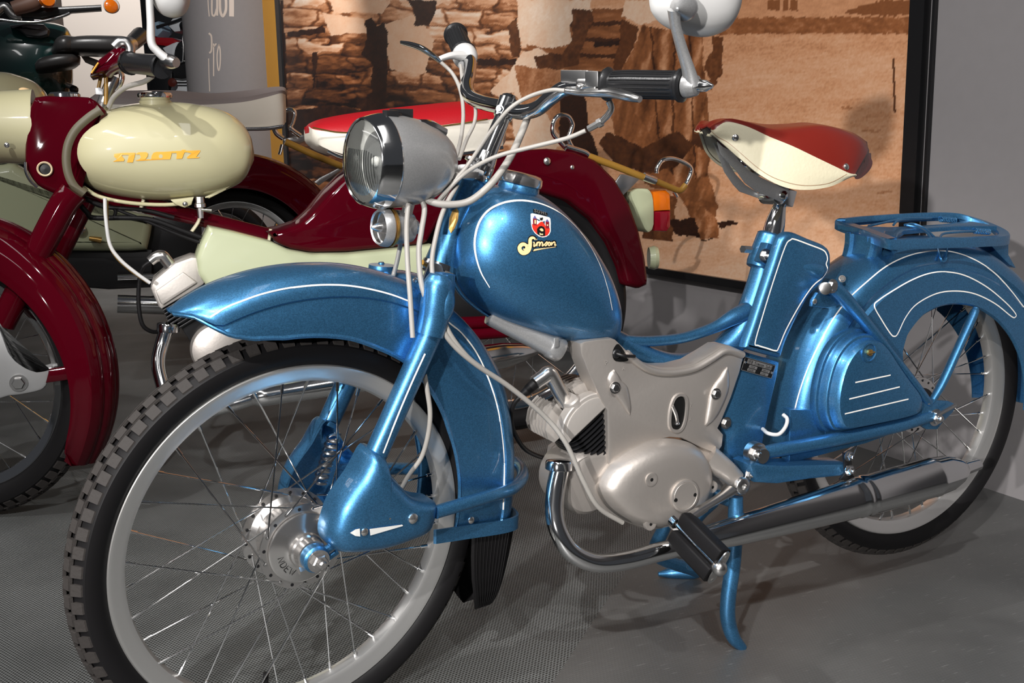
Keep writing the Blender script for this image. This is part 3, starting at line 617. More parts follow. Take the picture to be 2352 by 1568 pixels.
# front mudguard
TH = [(114, .368, .364, .010), (111.5, .370, .356, .030), (109.5, .372, .338, .047), (107, .374, .322, .054), (102.6, .376, .309, .056), (95.4, .378, .299, .057), (87.5, .380, .296, .058), (78, .383, .292, .058), (70, .385, .286, .058), (60, .386, .281, .058),
      (52, .385, .272, .058), (42, .381, .26, .058), (33, .376, .249, .058), (20, .361, .239, .058), (7, .350, .231, .057), (-3, .346, .225, .056), (-9, .343, .222, .055)]
def guard(fr, tb, sec_, parent, name, m='blue', n=96, thick=.0015):
    tb = sorted(tb); th = np.linspace(tb[0][0], tb[-1][0], n); rings = []
    for t in th:
        R_, r_, hw = (np.interp(t, [q[0] for q in tb], [q[k] for q in tb]) for k in (1, 2, 3)); a = math.radians(t)
        pr = sec_(R_, r_, hw); pr = pr + [(-y, r) for y, r in pr[::-1][1:]]
        inner = [(y * (1 - thick / max(abs(hw), .01) * 1.2), r - thick if abs(y) < hw * .9 else r) for y, r in pr[::-1]]
        rings.append([fr.w([r * math.cos(a), y, r * math.sin(a)]) for y, r in pr + inner])
    w = MB(); loft(w, rings); return w.build(name, m, parent, smooth=28)
def fsec(R, r, h):
    b_ = max(R - .040, r + .004); s_ = R - b_
    return [(-h, r), (-h - .0018, r + .003), (-h, r + .006), (-h, b_ - .008 if b_ - .008 > r + .007 else r + .007), (-h + .003, b_), (-h + .0035, b_ + s_ * .12), (-h * .985, b_ + s_ * .18), (-h * .97, b_ + s_ * .36), (-h * .9, b_ + s_ * .58), (-h * .74, b_ + s_ * .8), (-h * .5, b_ + s_ * .93), (-h * .25, b_ + s_ * .99), (0, R)]
fg = guard(F, TH, fsec, blue, 'front_mudguard')
tf = bvh(fg, fl1); w = MB(); tg_ = bvh(fg)
stripe(w, tg_, [(483, 728), (520, 706), (560, 690), (600, 676), (650, 664), (700, 657), (750, 654), (800, 656), (850, 664), (900, 677), (945, 694)], .0022)
stripe(w, tg_, [(1030, 740), (1060, 765), (1090, 803), (1112, 845), (1130, 890), (1144, 940), (1153, 1000), (1158, 1060), (1158, 1110), (1156, 1170)], .0022)
w.build('pinstripe', 'white', blue, smooth=0)
w = MB(); stripe(w, bvh(fl1), [(976, 812), (945, 880), (912, 958), (880, 1040)], .0022, off=.0005); w.build('pinstripe', 'white', blue, smooth=0)
# rubber mudflap, band, loop stay
w = MB(); rings = []
def flap(t, u):
    hw = np.interp(t, [0, .25, .5, .7, .85, .95, 1], [.053, .052, .049, .044, .036, .026, .014]); z = -.040 - .150 * t
    xl = np.interp(t, [0, .4, .8, 1], [.262, .262, .276, .290]); xr = np.interp(t, [0, 1], [.343, .318]); a = abs(u)
    x = xr - (xr - xl) * (max(a - .45, 0) / .55) ** 1.15; y = hw * min(a / .6, 1) ** .8 * math.copysign(1, u); return A([x, y, z])
for t in (0, .25, .5, .7, .85, .95, 1):
    U_ = np.linspace(-1, 1, 41); rings.append([F.w(flap(t, u)) for u in U_] + [F.w(flap(t, u) * A([1, .93, 1]) - A([.003, 0, 0])) for u in U_[::-1]])
loft(w, rings); fo_ = w.build('mudflap', 'rubber', blue)
w = MB()
for u in np.linspace(-.97, .97, 46): tube(w, [F.w(flap(t, u) * A([1, 1.01, 1])) for t in (0, .25, .5, .7, .85, .93)], .0009, 5, sm=2)
w.build('mudflap_ribs', 'rubber', blue, kind='stuff')
w = MB()
def band(z, dz): 
    out = []
    for y in np.linspace(-1, 1, 31):
        out.append(F.w([.352 - .10 * abs(y) ** 2.6 * 1 - (0 if abs(y) < .97 else 0), y * .061, z]))
    return out
q0 = F.U(990, 1190, -.061)
cp = [(.19, -.061), (.25, -.061), (.31, -.061), (.342, -.052), (.354, -.03), (.357, 0), (.354, .03), (.342, .052), (.31, .061), (.25, .061), (.19, .061)]
cpl = crom([A([x, y, 0]) for x, y in cp], 4)
def bz(x): return -.010 - (x - .19) * .12
r1 = [F.w([p[0], p[1], bz(p[0]) - .0]) for p in cpl]; r2 = [F.w([p[0], p[1], bz(p[0]) - .022]) for p in cpl]
r3 = [F.w([p[0] - .003, p[1] * .95, bz(p[0]) - .022]) for p in cpl]; r4 = [F.w([p[0] - .003, p[1] * .95, bz(p[0])]) for p in cpl]
loft(w, [list(x) for x in zip(r1, r2, r3, r4)]); bd = w.build('mudguard_band', 'blue', blue)
def stud_on(tree, x, y, r, name, parent, m='nickel', hexa=False, back=(0, 0, 0)):
    h, n_ = hit(tree, x, y, 0)
    if h is None: print('MISS', name, x, y); return
    w = MB(); (hexbolt(w, h, n_, r, r * .8, stud=False) if hexa else rivet(w, h, n_, r)); return w.build(name, m, parent)
w = MB(); rivet(w, F.w(F.U(1082, 1194, -.062)), -FY, .0055); w.build('band_rivet', 'nickel', blue)
w = MB(); z0 = F.U(1005, 1172, -.09)
lp_ = F.L([(1000, 1176, -.09), (1060, 1158, -.088), (1130, 1137, -.082), (1170, 1125, -.068), (1190, 1110, -.045), (1200, 1095, -.02), (1199, 1080, .01), (1190, 1068, .04), (1172, 1060, .065)])
e_ = lp_[-1]; lp_ += [A([e_[0] - .06, .08, e_[2] - .004]), A([.19, .088, lp_[0][2]])]
tube(w, [F.w(p) for p in lp_], .0095, 16); w.build('mudguard_loop', 'blue', blue)
# head tube, fork stem, handlebar
w = MB(); h0, h1 = B.U(1088, 405, 0), B.U(1012, 612, 0); tube(w, [h0, h0 + (h1 - h0) * .2, h0 + (h1 - h0) * .85, h1], [.0205, .020, .0235, .025], 28, sm=1); ht = w.build('head_tube', 'blue', blue)
w = MB(); hd = nrm(h1 - h0)
lathe(w, h0, -hd, [(-.006, .0225), (0, .0235), (.004, .022), (.005, .018), (.011, .019), (.012, .0165), (.018, .0165), (.019, .0205), (.023, .0205), (.0235, .013)], 28); w.build('steering_bearing', 'chrome', blue); w = MB(); lathe(w, h1, hd, [(-.004, .0265), (.004, .0275), (.010, .024), (.014, .024)], 28); w.build('steering_bearing', 'chrome', blue)
w = MB(); s0_, s1_ = B.U(1108, 385, -.0), B.U(1158, 262, -.0); tube(w, [s0_, s1_], [.0135, .0115], 24, sm=1); lathe(w, s0_, nrm(s1_ - s0_), [(-.012, .0165), (.0, .017), (.012, .016), (.022, .0145), (.023, .012)], 24); w.build('handlebar_stem', 'chrome', blue)
w = MB(); st = nrm(s1_ - s0_); ct = B.U(1163, 243, 0); lathe(w, s1_ - st * .006, st, [(0, .014), (.012, .015), (.028, .016), (.034, .010)], 20)
hexbolt(w, B.U(1148, 250, -.012), A([-.6, -.8, 0]), .004, .006, stud=False); ball(w, B.U(1160, 225, 0), .007, 12); w.build('handlebar_clamp', 'chrome', blue)
bar = [(1062, 112, .235), (1072, 128, .215), (1079, 145, .195), (1077, 172, .17), (1071, 200, .145), (1080, 222, .115), (1110, 236, .07), (1155, 246, .01), (1195, 257, -.035), (1232, 250, -.065), (1265, 224, -.095), (1295, 204, -.12), (1330, 196, -.145), (1395, 193, -.185)]
w = MB(); tube(w, [B.U(*p) for p in bar], [.0108] * 14, 20); w.build('handlebar', 'chrome', blue)
g0, g1 = B.U(1393, 193, -.185), B.U(1572, 196, -.285); gd = nrm(g1 - g0); gl = np.linalg.norm(g1 - g0)
def grip(g0, gd, gl, name='handgrip'):
    w = MB(); lathe(w, g0, gd, [(-.001, .014), (0, .0205), (.003, .0215), (.006, .0195), (.009, .0155), (gl * .3, .0168), (gl * .85, .0165), (gl * .93, .0175), (gl * .95, .0205), (gl * .98, .0205), (gl, .016)], 40)
    u, v = perp(gd)
    for k in range(22):
        a = 2 * PI * k / 22; tube(w, [g0 + gd * .012 + .0162 * (math.cos(a) * u + math.sin(a) * v), g0 + gd * gl * .3 + .0170 * (math.cos(a) * u + math.sin(a) * v), g0 + gd * gl * .9 + .0168 * (math.cos(a) * u + math.sin(a) * v)], .0009, 4, sm=1)
    return w.build(name, 'bplastic', blue, smooth=25)
grip(g0, gd, gl)
f0, f1 = B.U(1066, 125, .228), B.U(1046, 78, .30); fd = nrm(f1 - f0); grip(f0, fd, np.linalg.norm(f1 - f0))
w = MB(); lathe(w, f0 - fd * .030, fd, [(0, .0125), (.004, .0165), (.018, .0205), (.028, .0205), (.032, .018)], 24); tube(w, [B.U(1060, 128, .20), B.U(1035, 128, .19), B.U(1008, 136, .18)], [.011, .008, .006], 12, flat=(1, .7)); w.build('lever_bracket', 'cgrey', blue)
# levers
w = MB(); tube(w, [B.U(1010, 140, .18), B.U(995, 128, .18), B.U(970, 112, .185), B.U(945, 103, .20), B.U(922, 98, .215)], [.0055, .0065, .0072, .0065, .0045], 14, flat=(1, .62)); w.build('brake_lever', 'chrome', blue)
w = MB(); tube(w, [B.U(1296, 208, -.135), B.U(1330, 212, -.155), B.U(1370, 213, -.185), B.U(1410, 214, -.21), B.U(1445, 222, -.24), B.U(1470, 228, -.255)], [.005, .0065, .0075, .0085, .0080, .0055], 16, flat=(1, .75)); w.build('clutch_lever', 'bchrome', blue)
w = MB(); lathe(w, B.U(1335, 193, -.150), gd, [(0, .013), (.002, .0145), (.030, .0145), (.032, .012)], 20)
obox(w, B.U(1328, 176, -.150), gd * .022, nrm(np.cross(gd, A([0, 0, 1.]))) * .009, A([0, 0, .008])); obox(w, B.U(1368, 182, -.175), gd * .010, nrm(np.cross(gd, A([0, 0, 1.]))) * .010, A([0, 0, .010]))
rivet(w, B.U(1331, 198, -.165), A([-.3, -.7, .6]), .0045); w.build('switch_housing', 'bchrome', blue, bev=.0015)
w = MB(); tube(w, [B.U(1398, 232, -.20), B.U(1404, 248, -.20), B.U(1396, 264, -.195), B.U(1378, 282, -.185)], .0042, 12); lathe(w, B.U(1378, 282, -.185), B.U(1350, 297, -.17) - B.U(1378, 282, -.185), [(-.003, .006), (.003, .0062), (.004, .0045), (.018, .0045), (.0185, .0034)], 6); w.build('cable_elbow', 'bchrome', blue)
# bar-end mirror
w = MB(); e1_ = g1 + gd * .001; lathe(w, e1_, gd, [(0, .0145), (.006, .015), (.016, .012), (.018, .009)], 24); ma = [B.U(1588, 195, -.295), B.U(1581, 160, -.298), B.U(1567, 115, -.30), B.U(1552, 60, -.305), B.U(1548, 22, -.31)]
tube(w, ma, [.0135, .0100, .0085, .0078, .0095], 16, flat=(1, .72)); w.build('mirror_arm', 'silver', blue)
w = MB(); lathe(w, g1 + gd * .018, gd, [(0, .0075), (.006, .0078), (.012, .0068), (.020, .002), (.020, 0)], 18); w.build('mirror_bolt', 'chrome', blue)
mo = [(1508, 8), (1516, 30), (1535, 52), (1570, 70), (1615, 81), (1650, 78), (1680, 62), (1698, 30), (1706, -10), (1712, -60), (1715, -110), (1690, -135), (1620, -142), (1550, -138), (1515, -118), (1505, -60)]
w = MB(); pillow(w, B, B.L(mo, -.27), -.255, [(1.0, 0), (1.015, .004), (1.0, .012), (.92, .022), (.8, .030), (.6, .037), (.35, .041), (.02, .042)], sm=3); w.build('mirror', 'cgrey', blue)
w = MB(); cc = B.U(1568, 18, -.305); dd = nrm(B.U(1535, 26, -.345) - cc); lathe(w, cc - dd * .016, dd, [(0, .015), (.010, .0165), (.018, .015), (.034, .0065), (.042, .0022), (.043, 0)], 24); w.build('mirror_knuckle', 'silver', blue)
# headlamp
lc = F.U(848, 371, -.004); rc = F.U(1030, 372, .0); hx = F.M @ nrm(A([rc[0] - lc[0], 0, rc[2] - lc[2]])); L0 = F.w(lc) + hx * .005
w = MB(); lathe(w, L0, hx, [(.006, .0585), (.010, .0606), (.014, .0612), (.042, .0602), (.065, .0565), (.085, .0500), (.100, .0420), (.112, .0320), (.120, .0180), (.1225, 0)], 56); hl = w.build('headlamp', 'silver', blue, smooth=60)
w = MB(); lathe(w, L0, hx, [(-.014, .0525), (-.0160, .0545), (-.0145, .0562), (-.011, .0572), (-.004, .0595), (.004, .0615), (.010, .0626), (.0118, .0615)], 64, cap=False); w.build('lamp_ring', 'chrome', hl)
w = MB(); lathe(w, L0, hx, [(-.0140, .0535), (-.0200, .046), (-.0245, .032), (-.0270, .016), (-.0275, 0)], 64, cap=False); u_, v_ = perp(hx)

def glass_mat(name, tint, k):
    m = bpy.data.materials.new(name); m.use_nodes = True; nt = m.node_tree; nt.nodes.remove(nt.nodes['Principled BSDF']); out = nt.nodes['Material Output']
    t = nt.nodes.new('ShaderNodeBsdfTransparent'); t.inputs[0].default_value = tint; g = nt.nodes.new('ShaderNodeBsdfGlossy'); g.inputs['Roughness'].default_value = .05
    f = nt.nodes.new('ShaderNodeFresnel'); f.inputs[0].default_value = 1.5; mt = nt.nodes.new('ShaderNodeMath'); mt.operation = 'ADD'; mt.inputs[1].default_value = k; mx = nt.nodes.new('ShaderNodeMixShader')
    nt.links.new(f.outputs[0], mt.inputs[0]); nt.links.new(mt.outputs[0], mx.inputs[0]); nt.links.new(t.outputs[0], mx.inputs[1]); nt.links.new(g.outputs[0], mx.inputs[2]); nt.links.new(mx.outputs[0], out.inputs[0]); return m
mg = glass_mat('headlamp_glass', (.97, .98, .96, 1), .03); w.build('lamp_glass', mg, hl, smooth=60)
w = MB()
for k in range(-9, 10):
    z = -.012 - .0; yv = k * .0042; hh = math.sqrt(max(.046 ** 2 - yv ** 2, 0)); x0 = -.0268 + yv * yv * 5.5
    P = [L0 + hx * (x0 + 5.5 * zz * zz) + FY * yv + FZ * zz for zz in np.linspace(-hh * .95, .016 if abs(k) < 6 else hh * .4, 7)]; tube(w, P, .0007, 4, sm=1)
w.build('glass_ribs', glass_mat('glass_rib', (.62, .63, .62, 1), .25), hl, kind='stuff')
w = MB(); lathe(w, L0, hx, [(-.012, .053), (-.004, .048), (.010, .036), (.018, .018), (.020, 0)], 48, cap=False); w.build('reflector', mat('reflector', (.92, .91, .88, 1), .1, .35), hl)
w = MB(); ball(w, L0 + hx * .005, .007, 12); w.build('bulb', 'cgrey', hl)
w = MB(); kb = F.w(F.U(903, 265, -.0)); up = nrm(FZ); lathe(w, kb - up * .007, up, [(0, .014), (.006, .013), (.010, .011), (.011, 0)], 20); obox(w, F.w(F.U(897, 263, -.014)), FX * .009, FY * .006, FZ * .0055); obox(w, F.w(F.U(922, 264, .004)), FX * .016, FY * .004, FZ * .008); w.build('ignition_key', 'bplastic', hl, bev=.001)
w = MB(); tube(w, fw([(962, 286, -.018), (990, 292, -.018), (1022, 306, -.020)]), [.007, .009, .007], 8); w.build('speedometer', 'chrome', hl)
w = MB(); tube(w, fw([(940, 468, -.03), (934, 490, -.03)]), .008, 8, sm=1); w.build('horn_stay', 'bchrome', blue); w = MB(); obox(w, F.w(F.U(1050, 400, -.02)), FX * .022, FY * .02, FZ * .004)
w.build('lamp_bracket', 'bchrome', blue); w = MB(); tube(w, fw([(1025, 385, -.028), (1060, 400, -.026), (1085, 405, -.02)]), .006, 10); w.build('lamp_stay', 'bchrome', blue); w = MB(); lathe(w, F.w(F.U(1042, 404, -.03)), -FY, [(0, .010), (.004, .010), (.005, .006), (.008, .006), (.008, 0)], 18); w.build('lamp_bolt', 'bchrome', blue)
# horn
hc = F.U(872, 522, -.012); w = MB(); hax = F.M @ nrm(A([1, .0, -.05])); H0 = F.w(hc)
lathe(w, H0, hax, [(0, .0205), (-.002, .0225), (.003, .0255), (.010, .0262), (.0125, .0245), (.013, .0235), (.030, .0230), (.046, .0205), (.050, .012), (.056, .010), (.056, 0)], 40, cap=False); hn = w.build('horn', 'silver', blue)
w = MB(); lathe(w, H0, hax, [(.0132, .0265), (.0165, .0265), (.0166, .023)], 40); w.build('horn_band', 'brass', hn); w = MB(); lathe(w, H0, hax, [(.008, .0205), (.008, .009), (-.004, .0065), (-.012, .002), (-.013, 0)], 24, cap=False); w.build('horn_cone', 'nickel', hn)
w = MB(); plate(w, F, F.L([(960, 590), (985, 600), (1000, 640), (985, 668), (958, 660), (940, 640)]), -.03, -.034, .001); w.build('horn_bracket', 'bchrome', hn); w = MB(); rivet(w, F.w(F.U(953, 643, -.035)), -FY, .004); w.build('horn_bracket_screw', 'nickel', hn)
# head badge
w = MB(); w.add([], []) if False else None; P1 = []; tr = bvh(ht)
fan(w, tr, [(1050, 478), (1054, 486), (1052, 505), (1044, 525), (1036, 536), (1031, 526), (1033, 502), (1040, 484)], .0012); w.build('head_badge', 'brass', blue, smooth=0)
# tank
tp = [(1085, 446), (1112, 430), (1160, 424), (1212, 436), (1262, 468), (1306, 512), (1344, 562), (1376, 618), (1399, 680), (1409, 735), (1409, 762)]
tb_ = [(1056, 482), (1034, 540), (1030, 606), (1052, 668), (1108, 718), (1178, 750), (1248, 772), (1312, 784), (1366, 785), (1398, 779), (1407, 768)]
hw = [.020, .050, .070, .082, .087, .086, .080, .070, .052, .028, .008]
w = MB(); loft(w, blade(B, B.L(tp, -.0), B.L(tb_, -.0), hw, 40, 2.25, 5)); tk = w.build('fuel_tank', 'blue', blue, smooth=60)
w = MB(); seam = [(1088, 445, -.004), (1060, 478, -.006), (1036, 536, -.008), (1030, 604, -.010), (1052, 666, -.012), (1106, 716, -.014), (1176, 749, -.014), (1246, 772, -.014), (1312, 785, -.012), (1370, 788, -.008), (1404, 778, -.004)]
tube(w, [B.U(*p) for p in seam], .0032, 8, flat=(1, .7)); w.build('tank_seam', 'blue', tk)
w = MB(); tc_ = B.U(1192, 428, -.012); upv = nrm(A([.22, -.10, .95])); lathe(w, tc_, upv, [(-.006, .031), (.002, .030), (.004, .0285)], 32); w.build('filler_neck', 'blue', tk)
w = MB(); lathe(w, tc_, upv, [(.003, .0255), (.0035, .0315), (.008, .0325), (.015, .0315), (.0185, .028), (.020, .020), (.0205, 0)], 40); w.build('filler_cap', 'nickel', tk)
tt = bvh(tk); w = MB(); stripe(w, tt, [(1125, 660), (1105, 625), (1093, 585), (1091, 550), (1100, 513), (1120, 485), (1150, 468), (1185, 461), (1220, 463), (1255, 473), (1290, 492), (1325, 524), (1352, 560), (1378, 610), (1396, 665), (1406, 712)], [.0012, .003, .0034, .0034, .003, .002, .0012]); w.build('pinstripe', 'white', tk, smooth=0)
# badge and lettering on the tank (px traced from the 11.2x crop)
def T_(pts, k=1 / 11.2, ox=1180, oy=460): return [(ox + a * k, oy + b_ * k) for a, b_ in pts]
badge = lambda pts, m, off: patch(MBs[m], tt, T_(pts), off)
MBs = {k: MB() for k in ('decalwhite', 'decalred', 'decaldred', 'decalblue', 'decalblack', 'decalcream', 'plategrey')}
def poly_patch(m, pts, off): 
    P = T_(pts); c = (sum(p[0] for p in P) / len(P), sum(p[1] for p in P) / len(P)); n = len(P)
    H = [hit(tt, *p, off)[0] for p in P]; hc_ = hit(tt, *c, off)[0]
    if hc_ is not None and all(h is not None for h in H): MBs[m].add([hc_] + H, [(0, i + 1, (i + 1) % n + 1) for i in range(n)])
shield = [(430, 350), (470, 335), (700, 385), (905, 440), (938, 480), (945, 600), (945, 800), (905, 890), (830, 940), (740, 958), (640, 930), (540, 850), (465, 740), (440, 620), (430, 480)]
poly_patch('decalwhite', shield, .0006)
poly_patch('decaldred', [(485, 470), (580, 480), (582, 650), (490, 640)], .0009); poly_patch('decaldred', [(808, 550), (898, 560), (905, 730), (815, 720)], .0009)
poly_patch('decalblue', [(532, 395), (582, 480), (486, 466)], .001); poly_patch('decalblue', [(850, 485), (900, 565), (808, 548)], .001)
poly_patch('decalcream', [(525, 510), (560, 512), (562, 610), (525, 605)], .0011); poly_patch('decalcream', [(840, 625), (875, 630), (872, 665), (842, 660)], .0011)
poly_patch('decalred', [(465, 610), (560, 640), (620, 610), (690, 550), (740, 560), (790, 630), (825, 690), (918, 720), (915, 810), (860, 900), (780, 925), (700, 930), (580, 860), (500, 770), (468, 680)], .0008)
poly_patch('decalblack', [(590, 740), (640, 680), (700, 660), (770, 690), (800, 760), (800, 915), (700, 925), (600, 870)], .0009)
poly_patch('decalcream', [(655, 760), (680, 725), (720, 725), (755, 765), (750, 800), (700, 800)], .0011); poly_patch('decalcream', [(655, 830), (690, 860), (745, 860), (745, 895), (660, 890)], .0011)
poly_patch('decalblack', [(655, 450), (690, 460), (735, 440), (740, 480), (715, 525), (680, 510), (650, 520), (670, 485)], .001)
poly_patch('decalblack', [(490, 235), (530, 230), (850, 330), (870, 350), (850, 412), (800, 400), (500, 320)], .0006)
for i, ch in enumerate('SUHL'):
    o_ = [(515, 300), (600, 325), (700, 352), (795, 378)][i]
    for pl in FONT[ch]: stripe(MBs['plategrey'], tt, T_([(o_[0] + a * 62 + b_ * 4, o_[1] + a * 18 - b_ * 52) for a, b_ in pl]), .0011, 1, .0010)
scr = [[(545, 1020), (530, 985), (490, 965), (440, 975), (415, 1020), (415, 1100), (405, 1200), (370, 1290), (300, 1340), (220, 1345), (160, 1290), (145, 1210), (185, 1150), (250, 1130), (310, 1160), (320, 1220), (290, 1265), (240, 1250)], [(290, 1130), (370, 1150), (410, 1110)],
       [(500, 1075), (520, 1100), (510, 1180), (550, 1160), (600, 1080), (600, 1100), (585, 1180)], [(590, 1110), (640, 1075), (660, 1100), (650, 1175), (690, 1090), (720, 1080), (735, 1110), (725, 1170), (790, 1130)], [(790, 1130), (845, 1070), (850, 1120), (820, 1165), (790, 1160)],
       [(850, 1120), (900, 1080), (930, 1100), (925, 1150), (890, 1160), (880, 1110), (920, 1080)], [(950, 1080), (965, 1100), (955, 1155), (1000, 1090), (1040, 1075), (1050, 1110), (1045, 1155), (1085, 1145)], [(578, 1005), (590, 1010)]]
for k, pl in enumerate(scr):
    wd1 = .0052 if k == 0 else .0035; stripe(MBs['decalblack'], tt, T_(pl), wd1 + .0022, 5, .0006); stripe(MBs['decalcream'], tt, T_(pl), [.002, wd1, wd1 * 1.2, wd1, .002] if k == 0 else wd1 * .55, 5, .0010)
poly_patch('decalblack', [(500, 1245), (1105, 1180), (1108, 1200), (460, 1325)], .0006); poly_patch('decalcream', [(515, 1255), (1080, 1192), (1060, 1205), (490, 1308)], .0010)
for k, v in MBs.items(): v.build('emblem' if k not in ('decalcream', 'decalblack') else 'lettering', k, tk, smooth=0)
# ------------------------------------------------------------------ rear half of the blue moped
RF = Frame(RC, I3)
RW = wheel(RF, blue, phase=.05, hy=(-.030, .030), hubr=.052)
w = MB(); lathe(w, RF.w([0, 0, 0]), NY, [(.028, .030), (.036, .034), (.040, .034), (.041, .02)], 30); w.build('sprocket', 'black', RW)
TR = [(189, .316, .25, .066), (184, .316, .16, .068), (178, .316, .07, .069), (160, .315, .06, .070), (140, .314, .09, .070), (127, .313, .140, .070), (118, .312, .161, .070), (103, .311, .179, .070), (90, .309, .187, .070), (73, .312, .195, .070), (52, .322, .207, .069), (37, .336, .219, .068), (15, .352, .240, .066), (-8, .355, .258, .062)]
def rsec(R, r, h):
    b_ = R - .050
    return [(-h + .003, r), (-h, r + .003), (-h, b_ - .010), (-h + .0045, b_ - .004), (-h + .0045, b_ + .004), (-h + .0005, b_ + .010), (-h * .97, b_ + .020), (-h * .90, b_ + .030), (-h * .77, b_ + .039), (-h * .55, b_ + .0455), (-h * .28, b_ + .049), (0, R)]
rg = guard(RF, TR, rsec, blue, 'rear_mudguard', n=110)
w = MB(); lo = [(1815, 940), (1812, 1062), (1860, 1052), (1990, 1018), (2062, 992), (2080, 955), (2000, 945)]; plate(w, B, B.L(lo, -.068), -.050, -.068, .002); w.build('mudguard_skirt', 'blue', blue)
trg = bvh(rg); w = MB()
stripe(w, trg, [(1818, 1000), (1824, 950), (1838, 895), (1858, 840), (1884, 785), (1915, 730), (1950, 685), (1990, 648), (2035, 612), (2085, 588), (2140, 576), (2190, 579), (2240, 597), (2285, 627), (2320, 665), (2351, 705)], .0022)
stripe(w, trg, [(2008, 703), (2020, 688), (2050, 668), (2090, 645), (2130, 629), (2170, 624), (2215, 632), (2265, 658), (2310, 695), (2332, 720), (2331, 728), (2322, 726), (2285, 697), (2240, 675), (2195, 668), (2150, 674), (2105, 698), (2080, 728), (2062, 765), (2054, 772), (2045, 766), (2025, 735)], .0022, closed=True, sm=5)
w.build('pinstripe', 'white', blue, smooth=0)
# chain cover: stepped teardrop panel
cg = [(1882, 985), (1868, 950), (1866, 910), (1873, 865), (1887, 820), (1910, 782), (1940, 758), (1972, 752), (2000, 768), (2032, 815), (2065, 862), (2092, 898), (2099, 925), (2088, 948), (2050, 961), (1990, 974), (1930, 986), (1900, 990)]
w = MB(); pillow(w, B, B.L(cg, -.072), -.066, [(1.0, 0), (1.0, .010), (.985, .013), (.945, .014), (.93, .018), (.925, .026), (.905, .029), (.87, .030), (.855, .034), (.84, .042), (.80, .047), (.72, .049), (.5, .0495), (.02, .0495)], n=80); cgo = w.build('chain_cover', 'blue', blue)
tcg = bvh(cgo); w = MB()
for l in ([(1964, 878), (2045, 861)], [(1950, 916), (2066, 888)], [(1940, 950), (2086, 916)]): stripe(w, tcg, l, .0022, 4)
w.build('pinstripe', 'white', cgo, smooth=0)
h, n_ = hit(tcg, 1996, 809, 0); w = MB(); lathe(w, h, n_, [(-.001, .0165), (.0015, .0165), (.002, .014), (-.0005, .013)], 28); w.build('knob_recess', 'blue', cgo); w = MB(); lathe(w, h, n_, [(0, .0055), (.004, .0055), (.005, .004), (.005, 0)], 16); tube(w, [h + n_ * .005 - FX * .009, h + n_ * .005 + FX * .009], .0016, 6, sm=1); w.build('knob', 'brass', cgo)
# rear frame struts
w = MB(); tube(w, bw([(1912, 660, -.078), (1935, 680, -.082), (1985, 738, -.088), (2050, 820, -.092), (2110, 898, -.094), (2132, 925, -.092)]), [.017, .0155, .012, .0115, .0115, .009], 18, flat=(1, .8)); w.build('frame_strut', 'blue', blue)
w = MB(); tube(w, bw([(1742, 1042, -.082), (1790, 1032, -.084), (1850, 1022, -.088), (1960, 1000, -.094), (2060, 978, -.096), (2140, 955, -.094)]), [.010, .012, .0115, .0115, .0115, .010], 18); w.build('swing_arm', 'blue', blue)
w = MB(); plate(w, B, B.L([(2092, 940), (2110, 925), (2130, 912), (2150, 918), (2176, 920), (2194, 928), (2186, 946), (2165, 966), (2150, 985), (2125, 985), (2098, 965)], -.094), -.090, -.097, .0015); w.build('dropout', 'blue', blue)
w = MB(); hexbolt(w, B.U(2147, 958, -.097), NY, .0115, .010); w.build('axle_nut', 'bchrome', blue)
w = MB(); tube(w, bw([(2150, 955, -.106), (2195, 930, -.106)]), .0035, 8, sm=1); w.build('chain_adjuster', 'bchrome', blue)
w = MB(); rivet(w, B.U(2133, 922, -.098), NY, .0055); w.build('dropout_screw', 'nickel', blue)
w = MB(); tube(w, bw([(2242, 706, -.072), (2236, 722, -.073), (2205, 790, -.080), (2165, 878, -.088), (2138, 925, -.092)]), [.005, .0085, .0085, .0085, .006], 14, flat=(1, .8)); w.build('mudguard_stay', 'blue', blue)
w = MB(); hexbolt(w, B.U(1911, 657, -.092), NY, .0085, .006, stud=False); lathe(w, B.U(1893, 662, -.085), A([-.5, -.8, .1]), [(0, .010), (.012, .010), (.013, .007)], 18); w.build('strut_bolt', 'bchrome', blue)
w = MB(); plate(w, B, B.L([(1868, 690), (1880, 672), (1930, 680), (1928, 702), (1900, 707), (1866, 704)], -.078), -.070, -.077, .002); w.build('strut_bracket', 'blue', blue); w = MB(); rivet(w, B.U(1871, 692, -.078), NY, .005); w.build('bracket_screw', 'nickel', blue)
w = MB(); hexbolt(w, B.U(1732, 1040, -.094), NY, .0095, .009); lathe(w, B.U(1728, 1038, -.07), NY, [(0, .019), (.014, .019), (.015, .016), (.020, .015), (.021, .012), (.028, .012)], 28); w.build('pivot_bolt', 'bchrome', blue)
# seat tube and cast frame backbone
w = MB(); tube(w, [B.U(*p) for p in [(1772, 542, 0), (1757, 600, 0), (1742, 655, 0), (1722, 715, 0), (1698, 765, 0), (1655, 808, 0), (1600, 832, 0), (1540, 836, 0), (1480, 818, 0), (1430, 792, 0), (1370, 762, 0)]], [.0205, .0205, .0205, .022, .024, .022, .019, .0185, .0185, .0185, .0185], 30); fr_ = w.build('frame', 'blue', blue, smooth=60)
w = MB(); tube(w, [B.U(*p) for p in [(1716, 715, -.006), (1685, 728, -.008), (1640, 752, -.008), (1570, 775, -.008), (1500, 783, -.008), (1440, 782, -.006), (1400, 772, 0)]], [.018, .015, .0105, .0095, .0095, .0100, .0105], 20, flat=(1, .9)); w.build('upper_rail', 'blue', blue, smooth=60)
w = MB(); a_, b__ = B.U(1772, 540, 0), B.U(1742, 618, 0); ad = nrm(b__ - a_); lathe(w, a_, ad, [(0, .0215), (.002, .0235), (.052, .0235), (.056, .0222), (.060, .0222)], 30)
